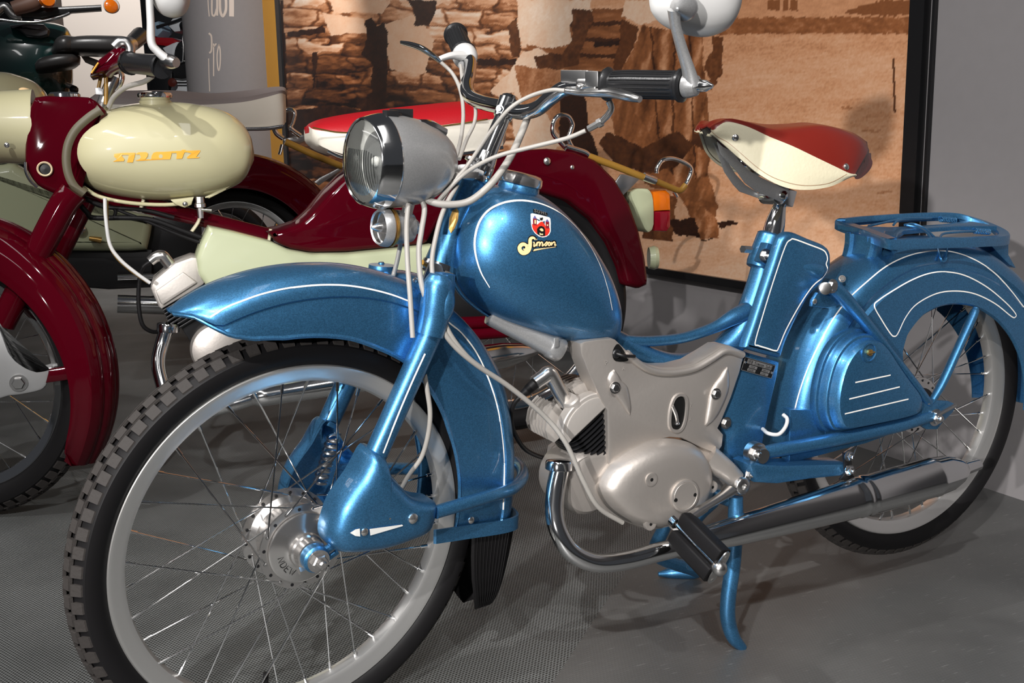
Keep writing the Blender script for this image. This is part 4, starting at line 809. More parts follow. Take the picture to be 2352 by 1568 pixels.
obox(w, B.U(1759, 584, -.024), ad * .017, NY * .010, np.cross(ad, NY) * .012); w.build('seat_clamp', 'blue', blue, bev=.003)
w = MB(); hexbolt(w, B.U(1757, 587, -.036), NY, .0085, .007); w.build('clamp_bolt', 'bchrome', blue)
w = MB(); tube(w, bw([(1722, 573, -.020), (1706, 572, -.024)]), .0065, 6, sm=1); w.build('clamp_bolt', 'bchrome', blue)
# saddle post, cradle and saddle
w = MB(); tube(w, [B.U(*p) for p in [(1771, 555, 0), (1780, 515, 0), (1790, 475, 0), (1794, 458, 0)]], [.0175, .0165, .0110, .0095], 26); w.build('saddle_post', 'chrome', blue, smooth=60)
w = MB(); lathe(w, B.U(1793, 450, -.020), YA, [(0, .010), (.001, .0145), (.040, .0145), (.041, .010)], 24); obox(w, B.U(1796, 452, 0), A([.013, 0, -.004]), YA * .018, A([.004, 0, .013])); w.build('saddle_clamp', 'chrome', blue, bev=.002)
w = MB(); rivet(w, B.U(1799, 449, -.0225), NY, .0085); w.build('clamp_nut', 'chrome', blue)
def bracket(px, Y, t=.002, name='saddle_cradle', m='silver'):
    w = MB(); plate(w, B, B.L(px, Y), Y + t, Y, .0006); return w.build(name, m, blue)
bracket([(1648, 326), (1660, 336), (1682, 348), (1700, 372), (1722, 392), (1750, 408), (1780, 422), (1812, 432), (1812, 455), (1795, 464), (1768, 452), (1738, 440), (1712, 420), (1692, 392), (1672, 372), (1655, 352)], -.022)
bracket([(1640, 328), (1650, 336), (1660, 355), (1672, 372), (1690, 400), (1712, 424), (1745, 445), (1745, 456), (1700, 440), (1685, 424), (1665, 395), (1648, 350)], .020)
w = MB(); P = []; s0_, s1_ = B.U(1690, 355, .01), B.U(1712, 372, -.012)
for i in range(91): a = i / 90 * 6 * 2 * PI; q = s0_ + (s1_ - s0_) * i / 90; P.append(q + A([math.cos(a) * .007, 0, math.sin(a) * .007]))
tube(w, P, .0014, 5, sm=1); w.build('saddle_spring', 'chrome', blue)
st_ = [ # centre top, shoulder px, boundary px, bottom px (each with Y), far shoulder lift
 ((1622, 288, 0), (1628, 292, -.010), (1632, 298, -.014), (1629, 308, -.012)),
 ((1640, 275, 0), (1646, 281, -.016), (1642, 297, -.026), (1640, 312, -.024)),
 ((1670, 272, 0), (1676, 276, -.024), (1668, 280, -.036), (1664, 332, -.036)),
 ((1715, 279, 0), (1722, 284, -.036), (1715, 290, -.052), (1702, 366, -.054)),
 ((1760, 285, 0), (1774, 293, -.050), (1768, 314, -.070), (1748, 403, -.074)),
 ((1805, 284, 0), (1828, 292, -.064), (1822, 336, -.088), (1800, 429, -.092)),
 ((1850, 281, 0), (1886, 290, -.076), (1872, 360, -.101), (1850, 436, -.104)),
 ((1905, 289, 0), (1934, 301, -.084), (1920, 383, -.110), (1905, 429, -.112)),
 ((1958, 304, 0), (1976, 322, -.086), (1950, 397, -.113), (1948, 410, -.113)),
 ((1992, 326, 0), (1996, 350, -.078), (1966, 400, -.108), (1963, 404, -.108))]
w = MB(); rows = []
for ct, sh, bd_, bt_ in st_:
    c0, s0_, b0_, t0_ = (B.U(*p) for p in (ct, sh, bd_, bt_))
    half = crom([c0, (c0 + s0_) / 2 + A([0, 0, .000]), s0_, (s0_ * .45 + b0_ * .55) + A([0, -.003, .004]), b0_], 3) + crom([b0_, (b0_ * .5 + t0_ * .5) + A([0, -.003, 0]), t0_], 3)[1:]
    half += [t0_ + A([0, .005, .001])]
    full = [A([p[0], -p[1] * (.92 if p[2] < b0_[2] - .004 else 1), (b0_[2] + (p[2] - b0_[2]) * .35 if p[2] < b0_[2] else p[2])]) for p in half[::-1]][:-1] + half; rows.append(full)
R2 = crom([np.concatenate(r) for r in rows], 5); R2 = [r.reshape(-1, 3) for r in R2]; n_ = len(R2[0]); V = np.concatenate(R2); Fq = []; mm = []
nh = (n_ + 1) // 2; nb = len(crom([0 * YA] * 5, 3)) 
w.add(V, []); nsk = 7
for i in range(len(R2) - 1):
    for k in range(n_ - 1):
        Fq.append((i * n_ + k, i * n_ + k + 1, (i + 1) * n_ + k + 1, (i + 1) * n_ + k)); e_ = min(k, n_ - 2 - k); mm.append(1 if e_ < nsk else 0)
w.f = Fq; w.fm = mm
sd = w.build('saddle_cover', ['redleather', 'creamleather'], blue, smooth=70); md = sd.modifiers.new('t', 'SOLIDIFY'); md.thickness = .004; md.offset = -1
w = MB()
for sg in (1, -1):
    pts = [B.U(1985, 350, -.078), B.U(2001, 366, -.06), B.U(2002, 380, -.062), B.U(1992, 396, -.074), B.U(1972, 411, -.092), B.U(1963, 402, -.106)]
    pts = [A([p[0], p[1] * sg, p[2]]) for p in pts]; P = crom(pts, 4, True); loft(w, [P, [p + A([.003, .002 * sg, 0]) for p in P]])
P = crom([B.U(1985, 350, -.078), B.U(2000, 352, -.04), A([B.U(2000, 352, -.04)[0], 0, B.U(2000, 352, -.04)[2]])], 6); P = P + [A([p[0], -p[1], p[2]]) for p in P[::-1][1:]]
strip(w, [P, [p + A([.002, 0, -.016]) for p in P], [p + A([-.008, 0, -.030]) for p in P]]); w.build('saddle_flap', 'redleather', blue)
tsd = bvh(sd)
for x, y in ((1689, 316), (1943, 383)): stud_on(tsd, x, y, .0055, 'saddle_rivet', blue)
w = MB(); stripe(w, tsd, [(1634, 301), (1650, 315), (1672, 327), (1705, 355), (1740, 385), (1775, 407), (1820, 422), (1860, 426), (1905, 420), (1945, 400)], .0007, 4); w.build('saddle_seam', mat('thread', srgb(150, 110, 80)), blue, smooth=0)
# tool box beside the seat tube
tb1 = [(1805, 537), (1824, 533), (1860, 548), (1897, 563), (1908, 576), (1911, 592), (1908, 621), (1888, 653), (1868, 672), (1837, 723), (1808, 784), (1797, 818), (1789, 822), (1750, 812), (1716, 802), (1712, 796), (1728, 750), (1752, 676), (1776, 604), (1793, 552)]
w = MB(); plate(w, B, B.L(tb1, -.066), -.050, -.066, .008, sm=3, n=90); tbo = w.build('tool_box', 'blue', blue, smooth=50)
w = MB(); ttb = bvh(tbo); stripe(w, ttb, [(1815, 551), (1824, 549), (1857, 561), (1888, 573), (1897, 582), (1900, 595), (1897, 606), (1900, 618), (1890, 636), (1866, 657), (1837, 699), (1805, 757), (1788, 798), (1781, 805), (1760, 799), (1741, 793), (1734, 786), (1750, 729), (1775, 648), (1803, 566)], .0022, closed=True, sm=4); w.build('pinstripe', 'white', tbo, smooth=0)
w = MB(); c0 = B.U(1832, 607, -.066); c1 = B.U(1893, 628, -.066); tube(w, [c0 + YA * .006, c0 * .5 + c1 * .5 + YA * .006, c0 * .15 + c1 * .85 + YA * .008], [.002, .011, .015], 20); w.build('box_bulge', 'blue', tbo, smooth=60)
w = MB(); plate(w, B, B.L([(1708, 806), (1790, 830), (1786, 860), (1770, 930), (1758, 985), (1752, 1020), (1745, 1065), (1728, 1100), (1680, 1092), (1672, 1060), (1668, 1000), (1656, 972), (1680, 905)], -.048), -.020, -.048, .003); pn = w.build('frame_panel', 'blue', blue)
w = MB(); hexbolt(w, B.U(1667, 971, -.050), NY, .0075, .006, stud=False); w.build('panel_bolt', 'bchrome', blue)
# maker's plate
pc = B.L([(1711, 819), (1781, 838), (1771, 869), (1701, 849)], -.0505); w = MB(); plate(w, B, pc, -.048, -.0508, .0008); pl_ = w.build('maker_plate', 'decalblack', blue, smooth=0)
o0, ux, uz = pc[3], (pc[2] - pc[3]), (pc[0] - pc[3]); off = A([0, -.0009 - (.0508 - .0505), 0])
w = MB()
def pr_(u0, v0, u1, v1, oy=0): w.add([o0 + ux * a + uz * b_ + off + A([0, oy, 0]) for a, b_ in ((u0, v0), (u1, v0), (u1, v1), (u0, v1))], [(0, 1, 2, 3)])
pr_(.10, .60, .90, .92); pr_(.20, .33, .46, .54); pr_(.18, .08, .44, .28); pr_(.62, .33, .88, .54); pr_(.60, .08, .86, .28)
for u0, u1 in ((0, 1),): pr_(0.01, .0, .99, .03); pr_(.01, .97, .99, 1); pr_(0, .0, .015, 1); pr_(.985, 0, 1, 1)
w.build('plate_field', 'plategrey', pl_, smooth=0)
w = MB(); letters(w, 'VEB Simson Suhl', o0 + ux * .12 + uz * .65 + off * 1.4, ux * .042, uz * .155, NY, w=.22, gap=.25); letters(w, '1958', o0 + ux * .24 + uz * .36 + off * 1.4, ux * .03, uz * .09, NY, w=.22); letters(w, '594581', o0 + ux * .21 + uz * .11 + off * 1.4, ux * .024, uz * .09, NY, w=.22)
letters(w, '58915', o0 + ux * .64 + uz * .36 + off * 1.4, ux * .03, uz * .09, NY, w=.22); letters(w, '1450', o0 + ux * .62 + uz * .11 + off * 1.4, ux * .03, uz * .09, NY, w=.22); w.build('plate_lettering', 'decalblack', pl_, smooth=0)
for a, b_ in ((.045, .62), (.94, .42)): w = MB(); rivet(w, o0 + ux * a + uz * b_ + off, NY, .0022); w.build('plate_rivet', 'nickel', pl_)
# luggage rack
rk_o = [(1922, 507, .092), (1930, 500, .097), (2000, 494, .098), (2110, 488, .092), (2190, 489, .075), (2250, 502, .042), (2300, 521, 0), (2320, 534, -.038), (2310, 542, -.062), (2250, 545, -.086), (2160, 547, -.095), (2070, 550, -.098), (2036, 548, -.090), (1985, 529, 0)]
P = resample(crom([B.U(*p) for p in rk_o], 4, True), 120)
def ins_h(P, d):
    n = len(P); out = []; s_ = 1 if sum(P[i][0] * P[(i + 1) % n][1] - P[(i + 1) % n][0] * P[i][1] for i in range(n)) > 0 else -1
    for i in range(n): t = P[(i + 1) % n] - P[i - 1]; l = math.hypot(t[0], t[1]) + 1e-9; out.append(P[i] + s_ * d * A([-t[1] / l, t[0] / l, 0]))
    return out
Zv = lambda P, z: [p + A([0, 0, z]) for p in P]
w = MB(); loft(w, [Zv(P, -.017), Zv(P, -.003), Zv(ins_h(P, .002), 0), Zv(ins_h(P, .019), .0005), Zv(ins_h(P, .021), -.002), Zv(ins_h(P, .021), -.010), Zv(ins_h(P, .0195), -.010), Zv(ins_h(P, .0195), -.004), Zv(ins_h(P, .003), -.005), Zv(ins_h(P, .002), -.017)], closed=True); w.build('luggage_rack', 'blue', blue, smooth=40)
fm0, fm1 = B.U(1990, 529, 0), B.U(2252, 512, 0); d_ = nrm(fm1 - fm0); s_ = A([0, 1, .1])
w = MB(); loft(w, [[fm0 + (fm1 - fm0) * t + s_ * a * ww + A([0, 0, b_]) for a, b_ in ((-1, -.008), (-1, -.001), (-.9, 0), (.9, 0), (1, -.001), (1, -.008))] for t, ww in ((0, .070), (.10, .045), (.25, .018), (.5, .013), (.7, .013), (.88, .024), (1, .036))]); w.build('rack_crossbar', 'blue', blue)
for l in ([(1995, 514, .05), (2035, 505, .055), (2060, 500, .06), (2070, 497, .06), (2120, 496, .06)], [(2082, 512, 0), (2110, 518, -.02), (2130, 530, -.05), (2140, 545, -.07)], [(2078, 511, .0), (2098, 509, 0), (2125, 520, -.02), (2145, 538, -.05)], [(2158, 545, -.06), (2166, 532, -.045), (2200, 528, -.045), (2240, 526, -.045)], [(2052, 512, .05), (2062, 502, .055), (2085, 499, .06), (2140, 496, .06)]):
    w = MB(); tube(w, [B.U(*p) - A([0, 0, .004]) for p in l], .0022, 8); w.build('rack_wire', 'blue', blue)
w = MB(); tube(w, [B.U(2150, 560, -.055), B.U(2160, 590, -.072), B.U(2164, 600, -.074), B.U(2171, 598, -.074), B.U(2175, 585, -.070), B.U(2172, 562, -.055)], .0022, 8); w.build('rack_wire', 'blue', blue)
for x0, y0, Y_ in ((2160, 496, .05), (2238, 522, -.035)):
    w = MB(); P = []; q0_, q1_ = B.U(x0, y0, Y_), B.U(x0 + 34, y0 + 3, Y_)
    for i in range(61): a = i / 60 * 9 * 2 * PI; P.append(q0_ + (q1_ - q0_) * i / 60 + A([0, math.sin(a) * .005, math.cos(a) * .005 - .006]))
    tube(w, P, .0012, 5, sm=1); w.build('rack_spring', 'blue', blue)
# curved ribbed front support running across the mudguard
cl = [B.U(1979, 541, 0), B.U(1976, 570, 0), B.U(1966, 603, 0), B.U(1948, 630, 0), B.U(1928, 652, 0)]; cl = crom(cl, 5)
w = MB(); rings = []
for i, c_ in enumerate(cl):
    t = nrm(cl[min(i + 1, len(cl) - 1)] - cl[max(i - 1, 0)]); nn_ = nrm(np.cross(t, YA)); nn_ = nn_ if nn_[0] < 0 else -nn_
    sect = [(-.040, -.010), (-.040, 0), (-.032, .0), (-.028, .006), (-.022, .006), (-.018, 0), (.018, 0), (.022, .006), (.028, .006), (.032, 0), (.040, 0), (.040, -.010)]; hwk = np.interp(i / (len(cl) - 1), [0, .5, 1], [1, .92, 1.15])
    rings.append([c_ + A([0, y * hwk, y * .1]) + nn_ * d for y, d in sect] + [c_ + A([0, y * hwk * .97, y * .1]) + nn_ * (d - .0025) for y, d in sect[::-1]])
loft(w, rings); w.build('rack_support', 'blue', blue)
w = MB(); hexbolt(w, B.U(1934, 640, -.045), A([-.6, -.8, .2]), .0045, .004, stud=False); w.build('rack_screw', 'nickel', blue)
w = MB(); plate(w, B, B.L([(2240, 556), (2285, 558), (2285, 582), (2302, 612), (2288, 606), (2266, 584)], 0), .03, -.03, .001); w.build('rack_support', 'blue', blue)
w = MB(); rivet(w, B.U(2293, 604, -.03), A([.3, -.8, .5]), .005); w.build('rack_screw', 'nickel', blue)
# engine shield
eo = [(1333, 789), (1343, 784), (1375, 779), (1404, 776), (1414, 780), (1437, 802), (1455, 820), (1481, 835), (1519, 843), (1557, 842), (1595, 833), (1634, 810), (1659, 794), (1675, 793), (1711, 808), (1700, 853), (1680, 912), (1657, 968), (1649, 983), (1662, 998), (1659, 1024), (1646, 1042), (1615, 1030), (1567, 1006), (1539, 1004), (1506, 1010), (1468, 1026), (1437, 1049), (1414, 1069), (1401, 1070), (1398, 1062), (1395, 942), (1384, 925), (1353, 858), (1335, 812)]
w = MB(); plate(w, B, B.L(eo, -.058), -.020, -.058, .0025); es = w.build('engine_shield', 'alu', blue, smooth=30); tes = bvh(es)
w = MB(); rim_ = [(1441, 806), (1460, 826), (1487, 843), (1519, 851), (1557, 850), (1597, 841), (1636, 819), (1661, 803), (1680, 802), (1706, 811)]
tube(w, [hit(tes, x, y + 4, -.002)[0] for x, y in rim_ if hit(tes, x, y + 4)[0] is not None], .0085, 14, flat=(1, .7)); w.build('shield_rim', 'alu', es, smooth=60)
for dm in ([(1411, 848), (1425, 872), (1440, 886), (1448, 925), (1448, 955), (1425, 925), (1404, 895), (1396, 868)], [(1672, 842), (1676, 880), (1668, 912), (1645, 960), (1624, 980), (1620, 975), (1626, 935), (1634, 895), (1655, 865)]):
    w = MB(); pillow(w, B, B.L(dm, -.060), -.0575, [(1, 0), (.97, .002), (.85, .0045), (.6, .006), (.02, .0065)], n=40, sm=2); w.build('shield_boss', 'alu', es)
for x, y in ((1412, 890), (1644, 904)): w = MB(); hexbolt(w, B.U(x, y, -.064), NY, .0068, .005, stud=False); w.build('shield_screw', 'bchrome', es)
w = MB(); sl = [(1567, 911), (1573, 925), (1570, 960), (1562, 982), (1550, 985), (1541, 975), (1543, 940), (1552, 915)]
P = crom(B.L(sl, -.058), 4, True); rr = [[p + A([0, y, 0]) for p in inset(P, -d)] for d, y in ((.0065, -.0), (.005, -.003), (.001, -.0032), (-.001, .004))]; loft(w, rr, cap=False); w.build('slot_rim', 'alu', es)
w = MB(); P2 = [p + A([0, -.0006, 0]) for p in inset(P, -.0006)]; w.add(P2, [tuple(range(len(P2)))]); w.build('shield_opening', 'decalblack', es, smooth=0); w = MB(); P3 = [p + A([0, -.0006, 0]) for p in crom(B.L([(1421, 790), (1440, 818), (1440, 829), (1414, 829), (1406, 815), (1410, 798)], -.058), 3, True)]; w.add(P3, [tuple(range(len(P3)))]); w.build('shield_opening', 'decalblack', es, smooth=0)  # flat black patches paint the dark inside of the two openings
w = MB(); tube(w, bw([(1544, 932, -.060), (1552, 950, -.0605), (1555, 965, -.0605), (1556, 974, -.0605)]), [.003, .0032, .0028, .004], 10); w.build('slot_lever', 'nickel', es)
w = MB(); tube(w, bw([(1416, 812, -.062), (1435, 817, -.068), (1458, 818, -.066)]), .0025, 8); ball(w, B.U(1416, 812, -.060), .0075, 12, (1, .4, 1)); w.build('kill_switch', 'black', es)
w = MB(); letters(w, 'P', B.U(1391, 838, -.0595), A([.005, 0, 0]), A([-.001, 0, .005]), NY, w=.14); letters(w, 'A', B.U(1430, 850, -.0595), A([.004, 0, 0]), A([0, 0, .004]), NY, w=.14); letters(w, 'Z', B.U(1585, 936, -.0595), A([.004, 0, 0]), A([0, 0, .005]), NY, w=.14); letters(w, 'A', B.U(1583, 967, -.0595), A([.004, 0, 0]), A([0, 0, .005]), NY, w=.14); w.build('cast_letter', 'alulight', es, smooth=0)
# crankcase with clutch cover
w = MB(); cc = B.U(1345, 1105, -.035); lathe(w, cc, NY, [(-.075, .038), (-.06, .05), (.0, .052), (.008, .05), (.014, .044), (.016, .03), (.017, 0)], 44); pk = B.L([(1330, 1060), (1400, 1035), (1480, 1020), (1600, 1020), (1660, 1050), (1690, 1085), (1660, 1120), (1625, 1180), (1560, 1205), (1500, 1218), (1440, 1200), (1380, 1170), (1340, 1150)], -.05); plate(w, B, pk, .05, -.052, .008, sm=3, n=70); cco = w.build('crankcase', 'alu', blue)
cv = [(1386, 1135), (1392, 1105), (1412, 1075), (1445, 1048), (1485, 1026), (1525, 1014), (1562, 1014), (1600, 1024), (1628, 1048), (1642, 1082), (1643, 1118), (1628, 1155), (1600, 1185), (1560, 1205), (1520, 1216), (1480, 1212), (1440, 1196), (1405, 1168)]
w = MB(); pillow(w, B, B.L(cv, -.075), -.052, [(1.0, 0), (1.01, .008), (1.0, .010), (.985, .013), (.95, .021), (.89, .028), (.80, .034), (.65, .038), (.4, .040), (.02, .040)], n=90); cvo = w.build('clutch_cover', 'alu', cco, smooth=60); tcv = bvh(cvo)
h, n_ = hit(tcv, 1571, 1137, 0); w = MB(); lathe(w, h, NY, [(-.006, .0265), (.0035, .0255), (.0045, .0225), (.0042, .0218), (.0038, .0215), (.0044, .0210), (.0046, 0)], 44); w.build('cover_cap', 'alu', cvo)
for x, y, r in ((1496, 1101, .0060), (1636, 1118, .0055), (1494, 1203, .0058)):
    h, n_ = hit(tcv, x, y, 0)
    if h is None: h, n_ = B.U(x, y, -.07), NY
    w = MB(); lathe(w, h, NY, [(-.004, r * 1.9), (.0015, r * 1.75), (.002, r * 1.3), (.0015, r)], 22); w.build('screw_well', 'alu', cvo); w = MB(); lathe(w, h + NY * .001, NY, [(0, r * .95), (.001, 0)], 16); w.build('screw_hole', 'decalblack', cvo)
for x, y in ((1548, 1146), (1592, 1134)): w = MB(); h, n_ = hit(tcv, x, y, 0); lathe(w, h + NY * .0048, NY, [(0, .0032), (.0006, .0030), (.0006, 0)], 12); w.build('cap_hole', 'decalblack', cvo)
w = MB(); tube(w, bw([(1625, 1050, -.055), (1665, 1078, -.068), (1692, 1102, -.076)]), [.022, .0175, .0150], 22); w.build('crank_housing', 'alu', cco, smooth=60)
w = MB(); h0_ = B.U(1696, 1112, -.082); lathe(w, h0_, NY, [(-.012, .014), (.012, .0145), (.014, .012), (.0145, .005), (.010, .0045), (.010, 0)], 24)
tube(w, bw([(1680, 1125, -.092), (1650, 1145, -.098), (1600, 1175, -.108), (1560, 1200, -.118), (1550, 1212, -.122)]), [.0125, .0095, .0085, .0085, .0110], 16, flat=(1, .6)); w.build('pedal_crank', 'bchrome', blue, smooth=60)
pa, pb = B.U(1556, 1205, -.135), B.U(1650, 1302, -.222); pdv = nrm(pb - pa); pl = np.linalg.norm(pb - pa); ux_ = nrm(np.cross(pdv, A([.25, 0, 1.]))); uz_ = nrm(np.cross(ux_, pdv)); 
w = MB(); tube(w, [pa - pdv * .012, pb], .0042, 12, sm=1); lathe(w, pa - pdv * .012, pdv, [(0, .009), (.010, .009), (.012, .006)], 18); pdl = w.build('pedal', 'chrome', blue)
for s_ in (-1, 1):
    w = MB(); c0 = (pa + pb) / 2 + uz_ * s_ * .0165
    loft(w, [[c0 + pdv * (t * pl * .5) + ux_ * a * k + uz_ * b_ * k for a, b_ in sec(.0125, .0125, 20, 5)] for t, k in ((-.98, .55), (-.90, .85), (-.6, 1), (.6, 1), (.94, 1), (.95, .9))]); w.build('pedal_rubber', 'rubber', pdl)
    w = MB(); rivet(w, pb + uz_ * s_ * .021, pdv, .0042); w.build('pedal_screw', 'nickel', pdl)
w = MB(); P = [pb + ux_ * a + uz_ * b_ for a, b_ in sec(.009, .029, 28, 2.6)]; loft(w, [P, [p + pdv * .002 for p in P]]); ball(w, pb + pdv * .002, .0118, 16); w.build('pedal_end_plate', 'bchrome', pdl)
# cylinder: finned barrel and head
ca0, ca1 = B.U(1395, 1062, -.005), B.U(1292, 918, -.005); cax = nrm(ca1 - ca0); cl = np.linalg.norm(ca1 - ca0); cs = nrm(np.cross(cax, YA))
def fin(t, a, b_, th, m, nm, e=3.2, par=None):
    w = MB(); c0 = ca0 + cax * t; loft(w, [[c0 + cax * s_ + cs * x + YA * y for x, y in sec(a * k, b_ * k, 32, e)] for s_, k in ((-th / 2, .97), (-th / 4, 1), (th / 4, 1), (th / 2, .97))]); return w.build(nm, m, par or blue)
w = MB(); loft(w, [[ca0 + cax * t + cs * x + YA * y for x, y in sec(.033, .033, 32, 2)] for t in (-.02, .105)]); cyl = w.build('cylinder', 'black', blue)
for i in range(4): fin(.004 + i * .0062, .040, .040, .0026, 'alulight', 'barrel_fin', par=cyl)
for i in range(11): fin(.0300 + i * .0070, .046, .046, .0030, 'black', 'barrel_fin', par=cyl)
tH = .0300 + 11 * .0070; c0 = ca0 + cax * tH
def dshape(a, hgt, n=26): return [(a * math.cos(PI * i / n), hgt * max(math.sin(PI * i / n), 0) ** .8) for i in range(n + 1)] + [(-a * .98, -.003), (a * .98, -.003)]
def dplate(y0, y1, a, hgt, nm, par, bev=.0015, keep=None):
    w = MB(); P = dshape(a, hgt)
    loft(w, [[c0 + cs * x * k - cs * 0 + cax * (z * k) + YA * y for x, z in P] for y, k in ((y0, 1), (y1 + bev, 1), (y1, .96))]); return w.build(nm, 'alulight', par, smooth=35)
hd_ = dplate(.046, -.047, .043, .018, 'cylinder_head', blue); dplate(-.030, -.049, .0475, .036, 'head_rib', hd_, .002); 
w = MB(); P = dshape(.040, .028); rr = [[c0 + cs * x * k + cax * (z * k + .002) + YA * y for x, z in P] for y, k in ((-.0485, 1), (-.0505, .97), (-.051, .9))]; loft(w, rr); w.build('head_panel', 'alulight', hd_)
for i in range(7):
    w = MB(); y = .044 - i * .0105
    for sg in (-1, 1):
        Q = [(sg * .016, -.002), (sg * .056, -.002), (sg * .060, .010), (sg * .055, .024), (sg * .042, .036), (sg * .028, .042), (sg * .016, .043)]; loft(w, [[c0 + cs * x + cax * z + YA * yy for x, z in Q] for yy in (y - .0017, y + .0017)]); w.build('head_fin', 'alulight', hd_); w = MB()
w = MB(); loft(w, [[c0 + cax * (.012 + .5 * s_) + cs * x + YA * (y - .02) for x, y in sec(.0125 * k, .03 * k, 24, 3)] for s_, k in ((0, 1), (.055, 1), (.06, .9))]); w.build('plug_boss', 'alulight', hd_)
w = MB(); tube(w, bw([(1300, 925, -.028), (1282, 893, -.030), (1270, 870, -.031), (1260, 858, -.031), (1248, 866, -.031), (1228, 880, -.031)]), [.0115, .0115, .0115, .0125, .0115, .0112], 22, sm=4); w.build('plug_cap', 'nickel', blue, smooth=60)
w = MB(); tube(w, bw([(1228, 880, -.030), (1212, 895, -.028), (1200, 905, -.026)]), [.0085, .0078, .0055], 16); tube(w, bw([(1203, 903, -.027), (1182, 925, -.02), (1174, 955, -.01), (1180, 990, 0), (1205, 1030, .02), (1245, 1050, .03), (1290, 1058, .03)]), .0035, 10); w.build('ignition_lead', 'rubber', blue)
# exhaust
w = MB(); lathe(w, B.U(1285, 1056, -.045), A([-.12, -.1, -1]), [(0, .0145), (.001, .0195), (.004, .021), (.014, .021), (.016, .018), (.0165, .013)], 12); w.build('exhaust_nut', 'chrome', blue)
w = MB(); ep = bw([(1288, 1070, -.050), (1277, 1120, -.055), (1273, 1170, -.065), (1284, 1222, -.080), (1315, 1268, -.092), (1370, 1292, -.100), (1440, 1286, -.106), (1510, 1268, -.110), (1562, 1256, -.112)]); tube(w, ep, [.0145] * 9, 28); exh = w.build('exhaust_pipe', 'chrome', blue, smooth=60)
x0 = B.U(1556, 1256, -.112); x1 = B.U(2140, 1096, -.135); xd = nrm(x1 - x0); xl = np.linalg.norm(x1 - x0)
def at_x(px): # distance along the silencer for a pixel column
    lo_, hi_ = 0, 2 * xl
    for _ in range(40):
        m_ = (lo_ + hi_) / 2; q = (x0 + xd * m_ - CAM_POS) @ RM
        if 1176 + FPX * q[0] / q[1] < px: lo_ = m_
        else: hi_ = m_
    return lo_
A_ = at_x
w = MB(); lathe(w, x0, xd, [(A_(1548), .0160), (A_(1556), .0185), (A_(1562), .0185), (A_(1566), .0165), (A_(1600), .0190), (A_(1700), .0235), (A_(1820), .0280), (A_(1950), .0325), (A_(1966), .0330), (A_(1968), .0342), (A_(1975), .0342), (A_(1977), .0335), (A_(1984), .0335), (A_(1986), .0345), (A_(1992), .0345), (A_(1995), .0338),
                    (A_(2060), .0340), (A_(2135), .0340), (A_(2138), .0346), (A_(2143), .0346), (A_(2146), .0335), (A_(2175), .0310), (A_(2198), .0235), (A_(2212), .0150), (A_(2218), .0115), (A_(2248), .0095), (A_(2248), .007)], 56); w.build('silencer', 'chrome', blue, smooth=50)
w = MB(); sb = [(1722, 1068), (1735, 1062), (1760, 1066), (1800, 1068), (1945, 1064), (1944, 1092), (1860, 1100), (1785, 1111), (1735, 1108)]; plate(w, B, B.L(sb, -.098), -.055, -.100, .005); w.build('silencer_bracket', 'blue', blue)
w = MB(); plate(w, B, B.L([(1938, 1040), (1955, 1040), (1960, 1090), (1975, 1108), (1930, 1102), (1942, 1085)], -.104), -.100, -.104, .001); w.build('silencer_lug', 'black', blue)
for x, y in ((1949, 1046), (1950, 1079)): w = MB(); hexbolt(w, B.U(x, y, -.105), NY, .0072, .007); w.build('lug_bolt', 'chrome', blue)
w = MB(); hexbolt(w, B.U(1716, 1090, -.085), A([.5, -.8, 0]), .0075, .007); w.build('stand_bolt', 'bchrome', blue)
# centre stand
w = MB(); s1_ = B.U(1690, 1140, -.085); tube(w, [s1_, B.U(1689, 1200, -.088), B.U(1684, 1290, -.092), B.U(1673, 1370, -.095), B.U(1672, 1420, -.096), B.U(1684, 1462, -.097), B.U(1706, 1488, -.099)], [.0115, .0125, .0125, .0125, .0125, .0115, .0075], 20)
sf = onZ(1548, 1318, .008)
tube(w, [A([s1_[0], .09, s1_[2]]), A([s1_[0] - .005, .10, .16]), A([s1_[0] + .0, .14, .08]), A([sf[0] + .03, sf[1] - .03, .02]), A([sf[0], sf[1], .011]), onZ(1512, 1318, .010)], [.0115, .012, .012, .0125, .0115, .004], 18)
tube(w, [s1_ + A([0, 0, -.01]), A([s1_[0] - .02, 0, s1_[2] - .005]), A([s1_[0], .09, s1_[2] - .01])], .011, 14); w.build('centre_stand', 'blue', blue)
w = MB(); tube(w, bw([(1640, 1150, -.02), (1600, 1190, 0), (1580, 1240, .03), (1590, 1300, .05)]), .011, 12); w.build('stand_brace', 'blue', blue)
# intake silencer tube under the tank
w = MB(); q0, q1 = B.U(1128, 722, -.010), B.U(1290, 806, -.030); qd = nrm(q1 - q0); ql = np.linalg.norm(q1 - q0)
lathe(w, q0, qd, [(-.004, .010), (-.002, .0155), (.004, .0165), (ql * .80, .0170), (ql * .82, .0178), (ql * .84, .0190), (ql * .97, .0190), (ql, .0165), (ql + .001, .008)], 34); w.build('intake_tube', 'silver', blue, smooth=40)
w = MB(); obox(w, B.U(1278, 786, -.048), A([.0035, 0, 0]), YA * .0015, A([0, 0, .007])); w.build('tube_latch', 'silver', blue, bev=.001)
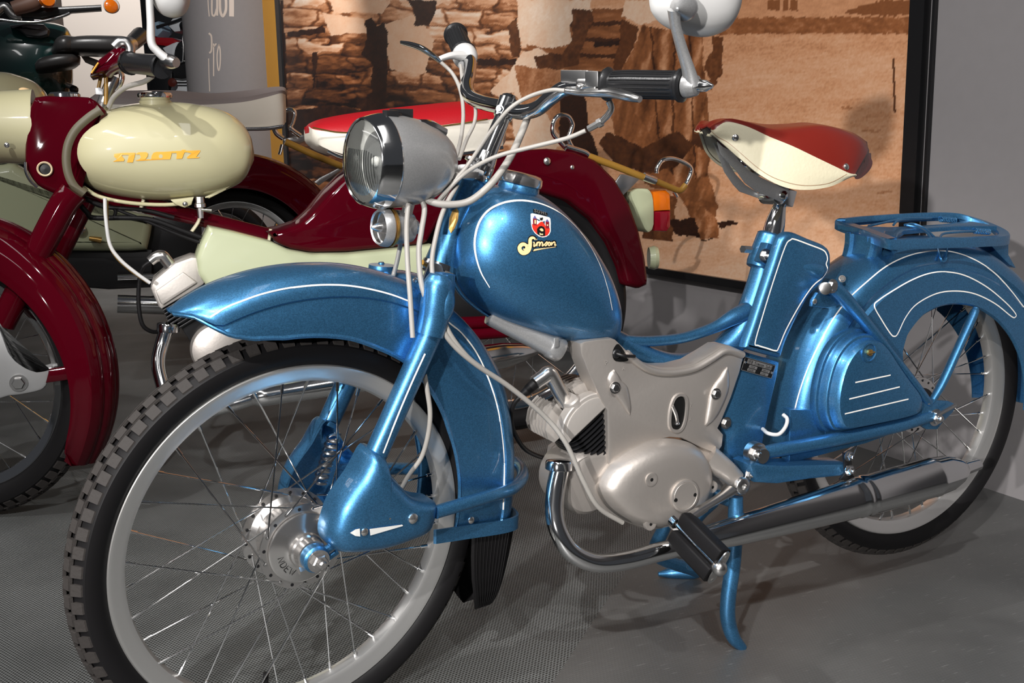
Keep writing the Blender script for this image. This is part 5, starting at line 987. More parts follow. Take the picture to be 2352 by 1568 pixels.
# cables
cab = [([(1296, 208, -.14), (1265, 207, -.13), (1215, 222, -.12), (1170, 250, -.11), (1130, 298, -.09), (1098, 345, -.07), (1070, 385, -.06), (1040, 420, -.055), (1015, 462, -.05)], .0028, 'grey'),
 ([(1345, 300, -.168), (1300, 318, -.15), (1220, 338, -.12), (1150, 356, -.10), (1100, 378, -.08), (1060, 405, -.06), (1025, 440, -.055), (1000, 470, -.05)], .0030, 'grey'),
 ([(1215, 262, -.03), (1200, 300, -.05), (1178, 350, -.07), (1150, 395, -.08), (1115, 435, -.08), (1070, 465, -.07), (1010, 468, -.06), (960, 450, -.045)], .0050, 'grey'),
 ([(1012, 142, .18), (1040, 170, .17), (1058, 210, .14), (1064, 260, .10), (1060, 310, .06), (1052, 345, .02), (1044, 370, .0)], .0030, 'grey'),
 ([(1058, 150, .18), (1066, 205, .14), (1090, 240, .10), (1090, 280, .07), (1072, 320, .04), (1055, 365, .0)], .0028, 'grey'),
 ([(938, 468, -.062), (934, 520, -.072), (936, 600, -.082), (942, 680, -.092), (948, 775, -.098)], .0034, 'grey'),
 ([(965, 450, -.05), (975, 480, -.055), (968, 530, -.065), (962, 580, -.075), (970, 660, -.088), (1000, 730, -.094), (1040, 790, -.094), (1095, 838, -.09), (1170, 888, -.08), (1250, 955, -.075), (1300, 1018, -.085), (1340, 1105, -.09), (1375, 1165, -.09), (1430, 1200, -.085)], .0037, 'grey'),
 ([(1050, 425, -.05), (1020, 480, -.06), (1002, 540, -.07), (992, 610, -.08), (1005, 690, -.09), (1030, 760, -.094), (1070, 815, -.092), (1110, 848, -.088)], .0034, 'grey'),
 ([(1030, 395, -.05), (1050, 385, -.05), (1075, 384, -.05), (1108, 398, -.045)], .0035, 'cgrey'), ([(985, 440, -.04), (1015, 412, -.045), (1048, 390, -.048), (1085, 386, -.045)], .0028, 'cgrey'),
 ([(975, 860, -.078), (982, 900, -.078), (988, 950, -.076), (983, 1000, -.07), (968, 1050, -.06), (940, 1090, -.05), (920, 1125, -.04)], .0034, 'grey'),
 ([(1752, 985, -.05), (1765, 995, -.075), (1788, 997, -.085), (1804, 980, -.085), (1808, 962, -.078), (1799, 952, -.068)], .0032, 'cgrey'),
 ([(920, 560, .0), (912, 600, .0), (903, 635, .0)], .0032, 'grey'), ([(970, 602, -.04), (985, 610, -.03), (1020, 625, -.02), (1048, 630, 0)], .0035, 'tan')]
for p_, r_, m_ in cab: w = MB(); tube(w, [B.U(*q) for q in p_], r_, 10, sm=8); w.build('cable', m_, blue, smooth=60)
# ------------------------------------------------------------------ the maroon and cream moped behind
O1 = onZ(-99, 1185); q_ = onZ(1170, 996, .05); H1 = math.atan2(q_[1] - O1[1], q_[0] - O1[0]); M1 = Frame(O1, rotm([0, 0, 1], H1)); NY1 = M1.M @ A([0, -1, 0.]); S = 1.2
mar = thing('moped', M1.w([.7, 0, 0]), 'dark red moped with cream capsule tank lettered in gold and red and white bench seat', 'moped', None)
def P1(pts, Y=0.): return [M1.w(p) for p in M1.L(pts, Y)]
def tub(fr, pts, r, name, m, par, Y=0., n=14, flat=None, sm=6):
    w = MB(); tube(w, [fr.w(p) for p in fr.L(pts, Y)], r, n, sm=sm, flat=flat); return w.build(name, m, par, smooth=60)
def plt(fr, pts, Y0, Y1, name, m, par, bev=.003, sm=0, n=0, Yp=None):
    w = MB(); plate(w, fr, fr.L(pts, Y1 if Yp is None else Yp), Y0, Y1, bev, sm=sm, n=n); return w.build(name, m, par, smooth=40)
def bolt(fr, x, y, Y, r, name, m, par, rv=True, ax=None):
    w = MB(); c = fr.w(fr.U(x, y, Y)); ax = fr.M @ A([0, -1, 0.]) if ax is None else ax; (rivet(w, c, ax, r) if rv else hexbolt(w, c, ax, r, r * .8, stud=False)); return w.build(name, m, par)
def tb_px(fr, ridge, inner, hw, Yr=0., ends=None):
    pr_ = lambda q: (math.degrees(math.atan2(q[2], q[0])) % 360, math.hypot(q[0], q[2]))
    a = sorted(pr_(fr.U(x, y, Yr)) for x, y in ridge); b_ = sorted(pr_(fr.U(x, y, -hw)) for x, y in inner)
    lo, hi = (max(a[0][0], b_[0][0]) - 2, min(a[-1][0], b_[-1][0]) + 2) if ends is None else ends
    return [(t, np.interp(t, [x[0] for x in a], [x[1] for x in a]), np.interp(t, [x[0] for x in b_], [x[1] for x in b_]), hw) for t in np.linspace(lo, hi, 24)]
c1 = M1.U(-99, 870, 0); F1 = Frame(M1.w(c1), M1.M @ rotm([0, 0, 1], -.42))
wheel(F1, mar, RT=.328, RR=.262, tw=.036, nsp=28, blocks=60, rim='chrome', hubr=.075, hy=(-.035, .035))
w = MB(); TB = [(-32, .372, .345, .070), (-28, .372, .322, .075), (-22, .372, .318, .078), (0, .375, .314, .080), (20, .380, .306, .080), (40, .386, .300, .080), (60, .392, .296, .080), (90, .395, .296, .080), (120, .392, .30, .078), (140, .385, .32, .070), (150, .38, .35, .05)]
def msec(R, r, h): b_ = R - .042; return [(-h, r), (-h * 1.01, r + .004), (-h, (r + b_) / 2), (-h * .97, b_ - .002), (-h * .90, b_ + .006), (-h * .88, b_ + .014), (-h * .80, b_ + .024), (-h * .60, b_ + .033), (-h * .42, b_ + .036), (-h * .34, b_ + .035), (-h * .25, b_ + .039), (-h * .1, b_ + .042), (0, R)]
fm = guard(F1, TB, msec, mar, 'front_mudguard', 'maroon')
tub(M1, [(170, 440), (140, 480), (75, 605), (5, 745)], [.030, .030, .029, .027], 'fork_leg', 'maroon', mar, -.11, 22); tub(M1, [(215, 420), (190, 470), (130, 590), (70, 720)], .026, 'fork_leg', 'maroon', mar, .11, 16)
plt(M1, [(-10, 745), (12, 762), (20, 790), (28, 810), (50, 832), (85, 848), (122, 842), (112, 872), (100, 893), (70, 903), (20, 910), (-30, 908)], -.10, -.140, 'fork_boot', mat('pale_silver', (.42, .42, .42, 1), .5, .4), mar, .007, 3, 70)
bolt(M1, 43, 879, -.141, .014, 'boot_bolt', 'bchrome', mar, False); w = MB(); plate(w, M1, M1.L([(112, 850), (205, 836), (206, 866), (105, 880)], -.17), -.15, -.17, .004); w.build('mudguard_strap', 'maroon', mar)
bolt(M1, 97, 598, -.12, .007, 'mudguard_screw', 'nickel', mar); bolt(M1, 220, 851, -.10, .006, 'mudguard_screw', 'nickel', mar)
# lamp nacelle and cream lamp
nc = [(80, 223), (140, 221), (205, 223), (228, 240), (246, 262), (215, 290), (180, 315), (166, 350), (166, 390), (178, 425), (200, 447), (170, 456), (140, 450), (112, 440), (85, 425), (66, 398), (57, 372), (58, 320), (64, 270)]
w = MB(); plate(w, M1, M1.L(nc, -.085), .085, -.085, .012, sm=2, n=90); nac = w.build('lamp_nacelle', 'maroon', mar, smooth=60)
w = MB(); ring(w, M1.w(M1.U(103, 388, -.088)), NY1, [(0, .0165), (.004, .0165), (.006, .0148), (.004, .0125), (0, .0125)], 32); w.build('key_ring', mat('ivory_plastic', srgb(222, 200, 165), 0, .4), nac); w = MB(); lathe(w, M1.w(M1.U(103, 388, -.0855)), NY1, [(0, .013), (.001, 0)], 24); w.build('key_hole', 'decalblack', nac)
w = MB(); lc0, lc1 = M1.w(M1.U(72, 292, 0)), M1.w(M1.U(-60, 292, 0)); ld = nrm(lc1 - lc0); lathe(w, lc0, ld, [(-.01, .084), (.0, .084), (.06, .080), (.10, .084), (.12, .08), (.12, 0)], 48); w.build('headlamp', 'cream', mar, smooth=60)
tub(M1, [(48, 215, 0), (55, 213, 0), (74, 216, 0)], [.010, .012, .009], 'lamp_switch', mat('ivory_switch', srgb(235, 200, 150), 0, .4), nac, 0); bolt(M1, 16, 333, -.088, .006, 'lamp_screw', 'nickel', mar)
tub(M1, [(58, 372), (60, 395), (70, 415), (86, 430)], .0035, 'nacelle_trim', 'chrome', nac, -.09)
w = MB(); lathe(w, M1.w(M1.U(148, 221, 0)), A([0, 0, 1.]), [(-.01, .034), (.004, .034), (.008, .03), (.009, .02), (.009, 0)], 30); w.build('speedometer', 'chrome', nac)
ol = mat('olive_rubber', (.10, .085, .05, 1), 0, .5)
tub(M1, [(232, 252), (205, 270), (175, 298), (158, 330), (153, 365), (158, 400), (172, 428), (194, 446)], .014, 'tank_edge', ol, mar, -.075, 12, flat=(1, 1))
# capsule tank
tt_ = [(172, 318), (190, 288), (225, 262), (280, 243), (340, 235), (400, 234), (460, 241), (515, 256), (552, 280), (574, 312), (582, 345)]
bb_ = [(170, 372), (178, 398), (200, 425), (240, 443), (300, 455), (360, 460), (420, 458), (475, 450), (525, 434), (560, 412), (580, 375)]
w = MB(); loft(w, blade(M1, M1.L(tt_), M1.L(bb_), [.055, .085, .105, .118, .125, .128, .126, .118, .10, .075, .03], 40, 2.2, 5)); tk1 = w.build('fuel_tank', 'cream', mar, smooth=60)
w = MB(); c0 = M1.w(M1.U(357, 236, -.02)); lathe(w, c0, A([0, 0, 1.]), [(-.02, .036), (.004, .036), (.006, .033), (.016, .033)], 32); w.build('filler_neck', 'cream', tk1); w = MB(); lathe(w, c0, A([0, 0, 1.]), [(.010, .034), (.011, .0385), (.016, .0395), (.022, .037), (.025, .02), (.0255, 0)], 36); w.build('filler_cap', 'chrome', tk1)
t1 = bvh(tk1); w = MB()
def Tq(pts): return [(250 + a / 5.843, 330 + b_ / 5.843) for a, b_ in pts]
for pg in ([(75, 135), (180, 122), (185, 150), (172, 160), (210, 205), (203, 232), (55, 240), (105, 212), (110, 205), (70, 170)], [(180, 122), (355, 120), (350, 148), (182, 150)], [(268, 125), (355, 122), (345, 180), (322, 248), (245, 250), (262, 190)],
           [(352, 138), (400, 115), (500, 112), (528, 130), (520, 170), (490, 208), (400, 215), (430, 185), (425, 160), (410, 142), (380, 145)], [(355, 224), (400, 210), (830, 200), (820, 208), (380, 230)], [(568, 205), (575, 160), (600, 120), (640, 108), (740, 108), (740, 205)],
           [(740, 108), (850, 100), (825, 205), (735, 205)], [(845, 100), (1000, 95), (1000, 118), (850, 125)], [(905, 110), (970, 95), (985, 80), (1030, 82), (1035, 95), (1010, 125), (985, 195), (975, 200), (905, 203), (912, 150)], [(1030, 95), (1080, 92), (1080, 112), (1010, 115)],
           [(1060, 95), (1225, 88), (1225, 105), (1170, 178), (1225, 182), (1200, 192), (1050, 198), (1048, 180), (1110, 125), (1060, 118)]): patch(w, t1, Tq(pg), .0016)
w2_ = MB(); patch(w2_, t1, Tq([(697 + 27 * math.cos(a), 168 + 27 * math.sin(a)) for a in np.linspace(0, 2 * PI, 14)[:-1]]), .0020); w2_.build('letter_counter', 'cream', tk1, smooth=0)
w.build('lettering', 'gold', tk1, smooth=0)
tub(M1, [(192, 430), (230, 452), (300, 466), (380, 470), (440, 464)], .0045, 'tank_rail', 'cream', tk1, -.06); plt(M1, [(392, 458), (445, 452), (440, 470), (425, 477), (402, 470)], -.05, -.07, 'tank_lug', 'cream', tk1); bolt(M1, 425, 468, -.071, .006, 'lug_bolt', 'nickel', tk1); plt(M1, [(470, 452), (528, 424), (520, 436), (480, 456)], -.04, -.05, 'tank_lug', 'cream', tk1)
w = MB(); lathe(w, M1.w(M1.U(458, 452, -.05)), A([0, 0, -1.]), [(0, .010), (.014, .0105), (.016, .013), (.024, .013), (.026, .008), (.05, .007)], 8); w.build('fuel_tap', 'nickel', mar); tub(M1, [(462, 481), (486, 483)], .003, 'tap_lever', 'nickel', mar, -.07)
# frame, rear body, seat
tub(M1, [(190, 440), (300, 462), (400, 487), (500, 512), (625, 546)], [.024, .021, .020, .019, .022], 'frame_tube', 'maroon', mar, 0, 20)
body = [(615, 534), (650, 527), (690, 514), (720, 488), (760, 442), (800, 402), (840, 372), (950, 362), (1080, 358), (1150, 354), (1200, 345), (1260, 341), (1320, 348), (1370, 368), (1415, 412), (1448, 468), (1470, 530), (1484, 590), (1490, 640), (1488, 655), (1468, 664), (1440, 656), (1430, 615), (1405, 560), (1365, 505), (1310, 462), (1240, 440), (1170, 436), (1100, 450), (1020, 490), (980, 560), (900, 568), (800, 578), (720, 580), (670, 572), (640, 560)]
w = MB(); plate(w, M1, M1.L(body, -.085), .085, -.085, .012, n=220); rb = w.build('rear_body', 'maroon', mar, smooth=60)
w = MB(); stripe(w, bvh(rb), [(1150, 400), (1230, 398), (1300, 420), (1350, 460), (1390, 520), (1420, 590), (1440, 650)], .006, off=.001); w.build('body_bead', 'maroon', rb)
bolt(M1, 1256, 370, -.09, .010, 'body_screw', 'nickel', rb)
c2 = M1.U(1170, 705, 0); R1 = Frame(M1.w(c2), M1.M); wheel(R1, mar, RT=.356, RR=.285, tw=.038, nsp=28, blocks=0, rim='chrome', hubr=.07, hy=(-.035, .035))
gc = [(481, 521), (540, 534), (625, 556), (665, 574), (720, 584), (800, 583), (900, 573), (1000, 562), (1020, 640), (1000, 720), (800, 735), (600, 735), (520, 720), (478, 662), (456, 632), (451, 592), (462, 560)]
w = MB(); plate(w, M1, M1.L(gc, -.115), .02, -.115, .012, n=150); gcv = w.build('engine_cover', 'green', mar, smooth=60)
for sp in ([(712, 283), (745, 272), (800, 262), (900, 249), (1000, 240), (1090, 232), (1150, 238), (1165, 258)],):
    top = [(709, 284), (730, 275), (780, 265), (860, 254), (950, 244), (1040, 236), (1110, 236), (1150, 250), (1160, 265)]
    mid = [(709, 290), (725, 298), (780, 303), (860, 302), (950, 296), (1040, 284), (1110, 276), (1150, 272), (1161, 275)]
    bot = [(710, 305), (722, 325), (765, 347), (840, 362), (940, 358), (1040, 350), (1110, 344), (1150, 338), (1161, 325)]
    w = MB(); rows = []
    for a, b_, c, hw_ in zip(top, mid, bot, [.04, .085, .12, .135, .138, .138, .13, .115, .09]):
        t_, m__, b2 = M1.U(a[0], a[1], .02), M1.U(b_[0], b_[1], -hw_), M1.U(c[0], c[1], -hw_ * .9)
        half = [A([t_[0], 0, t_[2]]), A([t_[0], -hw_ * .5, t_[2] * .98 + m__[2] * .02]), A([m__[0] * .3 + t_[0] * .7, -hw_ * .88, (t_[2] * .5 + m__[2] * .5)]), m__, m__ * .5 + b2 * .5 + A([0, -.006, 0]), b2, A([b2[0], 0, b2[2]])]
        rows.append(half + [A([p[0], -p[1], p[2]]) for p in half[::-1][1:-1]])
    R_ = crom([np.concatenate(r) for r in rows], 4); R_ = [[M1.w(p) for p in r.reshape(-1, 3)] for r in R_]; loft(w, R_); n_ = len(R_[0])
    w.fm = [(0 if (k % n_) in (0, 1, 2, n_ - 1, n_ - 2, n_ - 3) else 1) for k in range(len(w.f))]
    w.build('bench_seat', ['redseat', 'whiteseat'], mar, smooth=50)
tub(M1, [(752, 347), (790, 362), (860, 367), (960, 362), (1060, 353), (1155, 338)], .005, 'seat_trim', 'chrome', mar, -.125, 8)
tub(M1, [(718, 293), (780, 304), (860, 303), (950, 297), (1040, 286), (1120, 274)], .002, 'seat_piping', 'brass', mar, -.140, 6)
# rear carrier: chrome hoops and tan-sleeved rail
def hoop(fr, pts, r, Y, name, m, par, closed=False):
    w = MB(); tube(w, [fr.w(p) for p in fr.L(pts, Y)], r, 12, closed=closed); return w.build(name, m, par, smooth=60)
hoop(M1, [(1310, 350), (1285, 325), (1270, 305), (1272, 280), (1285, 265), (1305, 268), (1315, 285), (1312, 300), (1306, 320), (1318, 345)], .0062, -.04, 'carrier_hoop', 'chrome', mar)
hoop(M1, [(1508, 398), (1510, 385), (1522, 368), (1545, 364), (1575, 375), (1588, 390), (1580, 415), (1568, 432)], .0062, -.03, 'carrier_hoop', 'chrome', mar)
tub(M1, [(1300, 338), (1340, 350), (1352, 358)], .009, 'carrier_joint', 'chrome', mar, -.06); tub(M1, [(1350, 358), (1420, 384), (1478, 407)], .0095, 'carrier_rail', 'tan', mar, -.06); tub(M1, [(1478, 405), (1505, 416)], .0115, 'carrier_joint', 'chrome', mar, -.06); tub(M1, [(1503, 414), (1540, 430), (1562, 437), (1575, 425)], .0085, 'carrier_rail', 'tan', mar, -.06)
tub(M1, [(1318, 360), (1316, 375), (1313, 388)], .010, 'carrier_bracket', 'bchrome', mar, -.07, flat=(1, .4)); bolt(M1, 1314, 384, -.085, .006, 'carrier_screw', 'nickel', mar)
plt(M1, [(1408, 425), (1425, 400), (1440, 400), (1470, 412), (1420, 460), (1405, 452)], -.07, -.073, 'carrier_bracket', 'bchrome', mar); bolt(M1, 1415, 450, -.075, .006, 'carrier_screw', 'nickel', mar); tub(M1, [(1548, 440), (1555, 452)], .006, 'carrier_bracket', 'chrome', mar, -.03)
plt(M1, [(1448, 440), (1480, 432), (1495, 438), (1502, 460), (1503, 515), (1495, 532), (1482, 528), (1462, 480)], .02, -.05, 'lamp_housing', 'green', mar, .006, 2, 40)
plt(M1, [(1500, 440), (1530, 436), (1540, 445), (1541, 483), (1504, 485)], .02, -.05, 'turn_lens', 'amber', mar, .006); plt(M1, [(1504, 485), (1541, 484), (1541, 520), (1532, 532), (1505, 530)], .02, -.05, 'tail_lens', 'redlens', mar, .006)
w = MB(); lathe(w, M1.w(M1.U(1490, 592, -.02)), M1.M @ A([1., -.3, 0]), [(0, .03), (.015, .034), (.025, .03), (.027, 0)], 26); w.build('reflector', 'green', mar)
# engine, exhaust, leads
plt(M1, [(1000, 610), (1090, 600), (1190, 640), (1230, 740), (1190, 770), (1060, 770), (1000, 720)], .04, -.03, 'dark_gap_filler', 'black', mar, .01)  # black block added to darken the gap behind the blue fork
for yy in (742, 768): tub(M1, [(960, yy), (1100, yy - 2), (1240, yy - 14)], .016, 'swing_arm', 'maroon', mar, -.10)
hd1 = [(346, 662), (352, 645), (402, 604), (440, 590), (455, 592), (478, 640), (466, 655), (372, 710), (364, 704)]
plt(M1, hd1, .07, -.06, 'cylinder_head', 'alulight', mar, .006); plt(M1, [(358, 668), (420, 625), (448, 645), (452, 650), (375, 700), (368, 695)], -.058, -.068, 'head_panel', 'alulight', mar, .003)
for i in range(7):
    d = i * 8; plt(M1, [(374 + d * .45, 712 + d), (478 + d * .5, 648 + d), (479 + d * .5, 652 + d), (376 + d * .45, 716 + d)], .07, -.065, 'barrel_fin', 'black', mar, .0008)
plt(M1, [(392, 715), (470, 665), (500, 760), (440, 790)], .05, -.05, 'cylinder', 'black', mar)
tub(M1, [(402, 625, -.03), (382, 598, -.03), (372, 588, -.03), (358, 590, -.03), (345, 600, -.03)], [.014, .0145, .0145, .013, .012], 'plug_cap', 'nickel', mar, -.03)
tub(M1, [(346, 600, -.03), (325, 620, -.03), (318, 680, -.03), (325, 740, -.03), (345, 760, -.02), (368, 762, 0)], .005, 'ignition_lead', 'rubber', mar)
w = MB(); lathe(w, M1.w(M1.U(386, 742, -.06)), A([-.1, 0, -1.]), [(0, .024), (.004, .026), (.02, .026), (.022, .02)], 14); w.build('exhaust_nut', 'chrome', mar)
tub(M1, [(384, 752, -.06), (372, 790, -.07), (364, 830, -.09), (370, 870, -.11), (390, 915, -.13), (450, 945, -.15), (530, 930, -.16), (600, 908, -.16)], .0165, 'exhaust_pipe', 'chrome', mar, -.06, 20)
w = MB(); a_, b__ = M1.w(M1.U(585, 912, -.16)), M1.w(M1.U(1240, 803, -.17)); dd = nrm(b__ - a_); ll = np.linalg.norm(b__ - a_)
lathe(w, a_, dd, [(-.02, .012), (0, .020), (.005, .024), (.03, .026), (.3 * ll, .030), (.6 * ll, .036), (.78 * ll, .036), (.785 * ll, .0375), (.79 * ll, .036), (.86 * ll, .034), (.93 * ll, .026), (ll * .98, .013), (ll, .008)], 40); w.build('silencer', 'chrome', mar, smooth=60)
w = MB(); lathe(w, M1.w(M1.U(500, 800, -.05)), NY1, [(-.1, .06), (0, .065), (.02, .06), (.03, .04), (.03, 0)], 36); w.build('crankcase', 'alu', mar)
for pts, r in (([(170, 455), (200, 488), (215, 500), (290, 500), (350, 505), (420, 530), (462, 545)], .006), ([(195, 455), (240, 475), (330, 482), (400, 500)], .005), ([(270, 482), (330, 505), (400, 535), (470, 560)], .004), ([(210, 463), (262, 480), (262, 500)], .004)): tub(M1, pts, r, 'cable', 'rubber', mar, -.04)
tub(M1, [(241, 455), (243, 500), (252, 560), (275, 595), (310, 625), (345, 650)], .0042, 'cable', 'cgrey', mar, -.09); tub(M1, [(245, 460), (245, 500), (250, 555), (268, 590), (300, 620), (340, 648)], .004, 'cable', 'tan', mar, -.08)
for pts in ([(330, 458), (326, 470), (322, 486)], [(462, 490), (455, 510), (440, 532)], [(622, 526), (620, 540), (618, 552)]): tub(M1, pts, .008, 'cable_strap', 'creamleather', mar, -.03, flat=(1, .5))
# handlebar, grips, mirror of the maroon moped
tub(M1, [(230, 260), (245, 215), (262, 175)], .014, 'handlebar_stem', 'bchrome', mar); plt(M1, [(218, 202), (228, 200), (238, 205), (236, 218), (220, 217)], -.02, -.035, 'stem_clamp', 'whitepaint', mar)
tub(M1, [(322, 82, .34), (308, 95, .26), (298, 104, .20)], [.022, .020, .018], 'handgrip', 'bplastic', mar); tub(M1, [(300, 102, .20), (290, 104, .1), (284, 115, 0), (288, 132, -.08), (300, 144, -.16)], [.018, .020, .022, .018, .014], 'handlebar', 'bchrome', mar)
tub(M1, [(298, 145, -.16), (303, 145, -.17), (360, 150, -.30), (372, 152, -.32)], [.026, .0225, .0225, .026], 'handgrip', 'bplastic', mar, 0, 20)
plt(M1, [(206, 174), (212, 155), (228, 135), (250, 118), (268, 106), (286, 110), (294, 126), (284, 150), (262, 160), (232, 167)], .03, -.10, 'steering_cover', 'maroon', mar, .01); tub(M1, [(262, 108), (275, 96), (290, 97), (299, 110), (298, 124)], .011, 'cover_rim', 'bchrome', mar, -.09); tub(M1, [(210, 168), (226, 144)], .004, 'cover_emblem', 'gold', mar, -.105, flat=(1, .5))
tub(M1, [(250, 165, -.08), (272, 162, -.09), (280, 175, -.09), (275, 195, -.09), (265, 208, -.09)], [.008, .009, .012, .010, .004], 'brake_lever', 'chrome', mar, flat=(1, .5)); tub(M1, [(250, 170, -.08), (262, 158, -.10), (290, 146, -.14)], .009, 'lever_bracket', 'bchrome', mar)
tub(M1, [(232, 172, 0), (225, 210, 0)], .004, 'cable', 'tan', mar, 0); tub(M1, [(243, 168), (244, 205), (243, 240)], .0045, 'cable', 'tan', mar, -.05); tub(M1, [(350, 175, -.2), (330, 188, -.17), (290, 200, -.12), (262, 222, -.08), (250, 245, -.06)], .0055, 'cable', 'grey', mar)
tub(M1, [(382, 140, -.33), (395, 142, -.35), (405, 144, -.36)], [.016, .014, .010], 'mirror_bolt', 'bchrome', mar); tub(M1, [(385, 138, -.34), (362, 118, -.34), (348, 98, -.34), (346, 50, -.34), (343, 0, -.34), (342, -40, -.34)], [.016, .014, .014, .013, .012, .010], 'mirror_arm', 'cgrey', mar, flat=(1, .6))
mo2 = [(350, -10), (356, 12), (372, 30), (395, 38), (418, 34), (432, 18), (438, -10), (438, -60), (395, -75), (355, -60)]
w = MB(); pillow(w, M1, M1.L(mo2, -.33), -.31, [(1, 0), (1.01, .006), (.95, .02), (.8, .036), (.5, .05), (.02, .055)], sm=3); w.build('mirror', 'cgrey', mar)
# ------------------------------------------------------------------ second dark red moped behind it (taupe bench seat)
M2 = Frame(onZ(545, 800) * 0 + A([.456, 2.80, 0]), rotm([0, 0, 1], math.radians(-6)))
bk2 = thing('moped', M2.w([0, 0, 0]), 'second dark red moped with taupe bench seat and pale green side panels, half hidden', 'moped')
zz = M2.U(545, 609, 0); W2 = Frame(M2.w(zz), M2.M); wheel(W2, bk2, RT=min(.325, zz[2] - .004), RR=.258, tw=.045, nsp=24, blocks=0, rim='chrome', hubr=.07, hy=(-.04, .04))
TB2 = [(-25, .44, .33, .11), (0, .45, .315, .115), (20, .455, .31, .115), (50, .455, .31, .115), (80, .45, .31, .11), (110, .44, .31, .10), (125, .42, .32, .09)]
guard(W2, TB2, msec, bk2, 'rear_mudguard', 'maroon')
top = [(195, 238), (230, 216), (300, 212), (400, 212), (480, 218), (560, 212), (615, 204), (645, 204), (655, 214)]
mid = [(195, 246), (230, 240), (300, 240), (400, 240), (480, 240), (560, 234), (615, 222), (645, 214), (656, 218)]
bot = [(197, 262), (235, 285), (300, 292), (400, 294), (480, 295), (560, 295), (615, 292), (648, 288), (657, 280)]
w = MB(); rows = []
for a, b_, c, hw_ in zip(top, mid, bot, [.05, .10, .13, .14, .14, .14, .13, .12, .09]):
    t_, m__, b2 = M2.U(a[0], a[1], .02), M2.U(b_[0], b_[1], -hw_), M2.U(c[0], c[1], -hw_)
    half = [A([t_[0], 0, t_[2]]), A([t_[0], -hw_ * .6, t_[2]]), (m__ * .6 + A([t_[0], -hw_, t_[2]]) * .4), m__, (m__ + b2) / 2 + A([0, -.01, 0]), b2, A([b2[0], 0, b2[2]])]; rows.append(half + [A([p[0], -p[1], p[2]]) for p in half[::-1][1:-1]])
R_ = crom([np.concatenate(r) for r in rows], 4); R_ = [[M2.w(p) for p in r.reshape(-1, 3)] for r in R_]; loft(w, R_); n_ = len(R_[0]); w.fm = [(0 if (k % n_) in (0, 1, 2, n_ - 1, n_ - 2, n_ - 3) else 1) for k in range(len(w.f))]
w.build('bench_seat', ['greyseat', 'whiteseat'], bk2, smooth=50)
tub(M2, [(560, 296), (610, 295), (650, 290)], .008, 'seat_trim', 'chrome', bk2, -.14)
hoop(M2, [(650, 318), (634, 305), (630, 285), (640, 262), (660, 252), (676, 258), (672, 280), (668, 295), (690, 312)], .010, -.06, 'carrier_hoop', 'chrome', bk2)
tub(M2, [(655, 325), (720, 355), (785, 382)], [.020, .020, .020], 'carrier_rail', 'tan', bk2, -.08, flat=(1, .7)); tub(M2, [(785, 378), (812, 394)], .014, 'carrier_joint', 'chrome', bk2, -.08); tub(M2, [(648, 332), (645, 345), (642, 355)], .016, 'carrier_bracket', 'bchrome', bk2, -.10, flat=(1, .4)); plt(M2, [(722, 418), (735, 408), (780, 385), (785, 390), (732, 426)], -.08, -.085, 'carrier_bracket', 'bchrome', bk2)
plt(M2, [(650, 320), (690, 308), (720, 312), (690, 330), (672, 335)], -.02, -.03, 'carrier_plate', 'bchrome', bk2)
tub(M2, [(300, 400), (420, 440), (500, 400), (560, 330)], .05, 'frame_tube', 'maroon', bk2, 0)
gp = [(-60, 380), (2, 378), (25, 373), (110, 425), (180, 462), (352, 498), (346, 540), (338, 574), (300, 577), (200, 577), (60, 575), (-60, 570)]
w = MB(); plate(w, M2, M2.L(gp, -.17), -.02, -.17, .03, n=90); w.build('side_panel', 'green', bk2, smooth=60)
bolt(M2, 182, 525, -.18, .022, 'panel_knob', 'chrome', bk2); tub(M2, [(205, 547), (218, 549), (233, 552)], [.008, .010, .012], 'foot_lever', 'brass', bk2, -.19)
plt(M2, [(335, 500), (460, 480), (470, 620), (340, 640)], .1, -.1, 'engine_block', 'black', bk2, .01)
plt(M2, [(60, 572), (350, 572), (352, 660), (250, 665), (60, 650)], .1, -.12, 'engine_block', 'black', bk2, .01)
for y0, y1, r in ((637, 634, .012), (697, 702, .035)): tub(M2, [(270, y0), (400, y1), (520, y1 + 5)], r, 'exhaust_pipe', 'chrome', bk2, -.15)
tk2 = [(-90, 165), (0, 165), (40, 172), (80, 188), (105, 212), (112, 232)]; tb2 = [(-90, 330), (0, 330), (40, 330), (80, 325), (108, 300), (118, 260)]
w = MB(); loft(w, blade(M2, M2.L(tk2), M2.L(tb2), [.15, .15, .15, .14, .11, .04], 32, 2.3, 5)); w.build('fuel_tank', 'cream', bk2, smooth=60)
w = MB(); c_ = M2.w([zz[0] - 1.25, 0, .33]); wheel(Frame(c_, M2.M), bk2, RT=.325, RR=.258, tw=.045, nsp=12, blocks=0, rim='chrome', hubr=.07, hy=(-.04, .04))
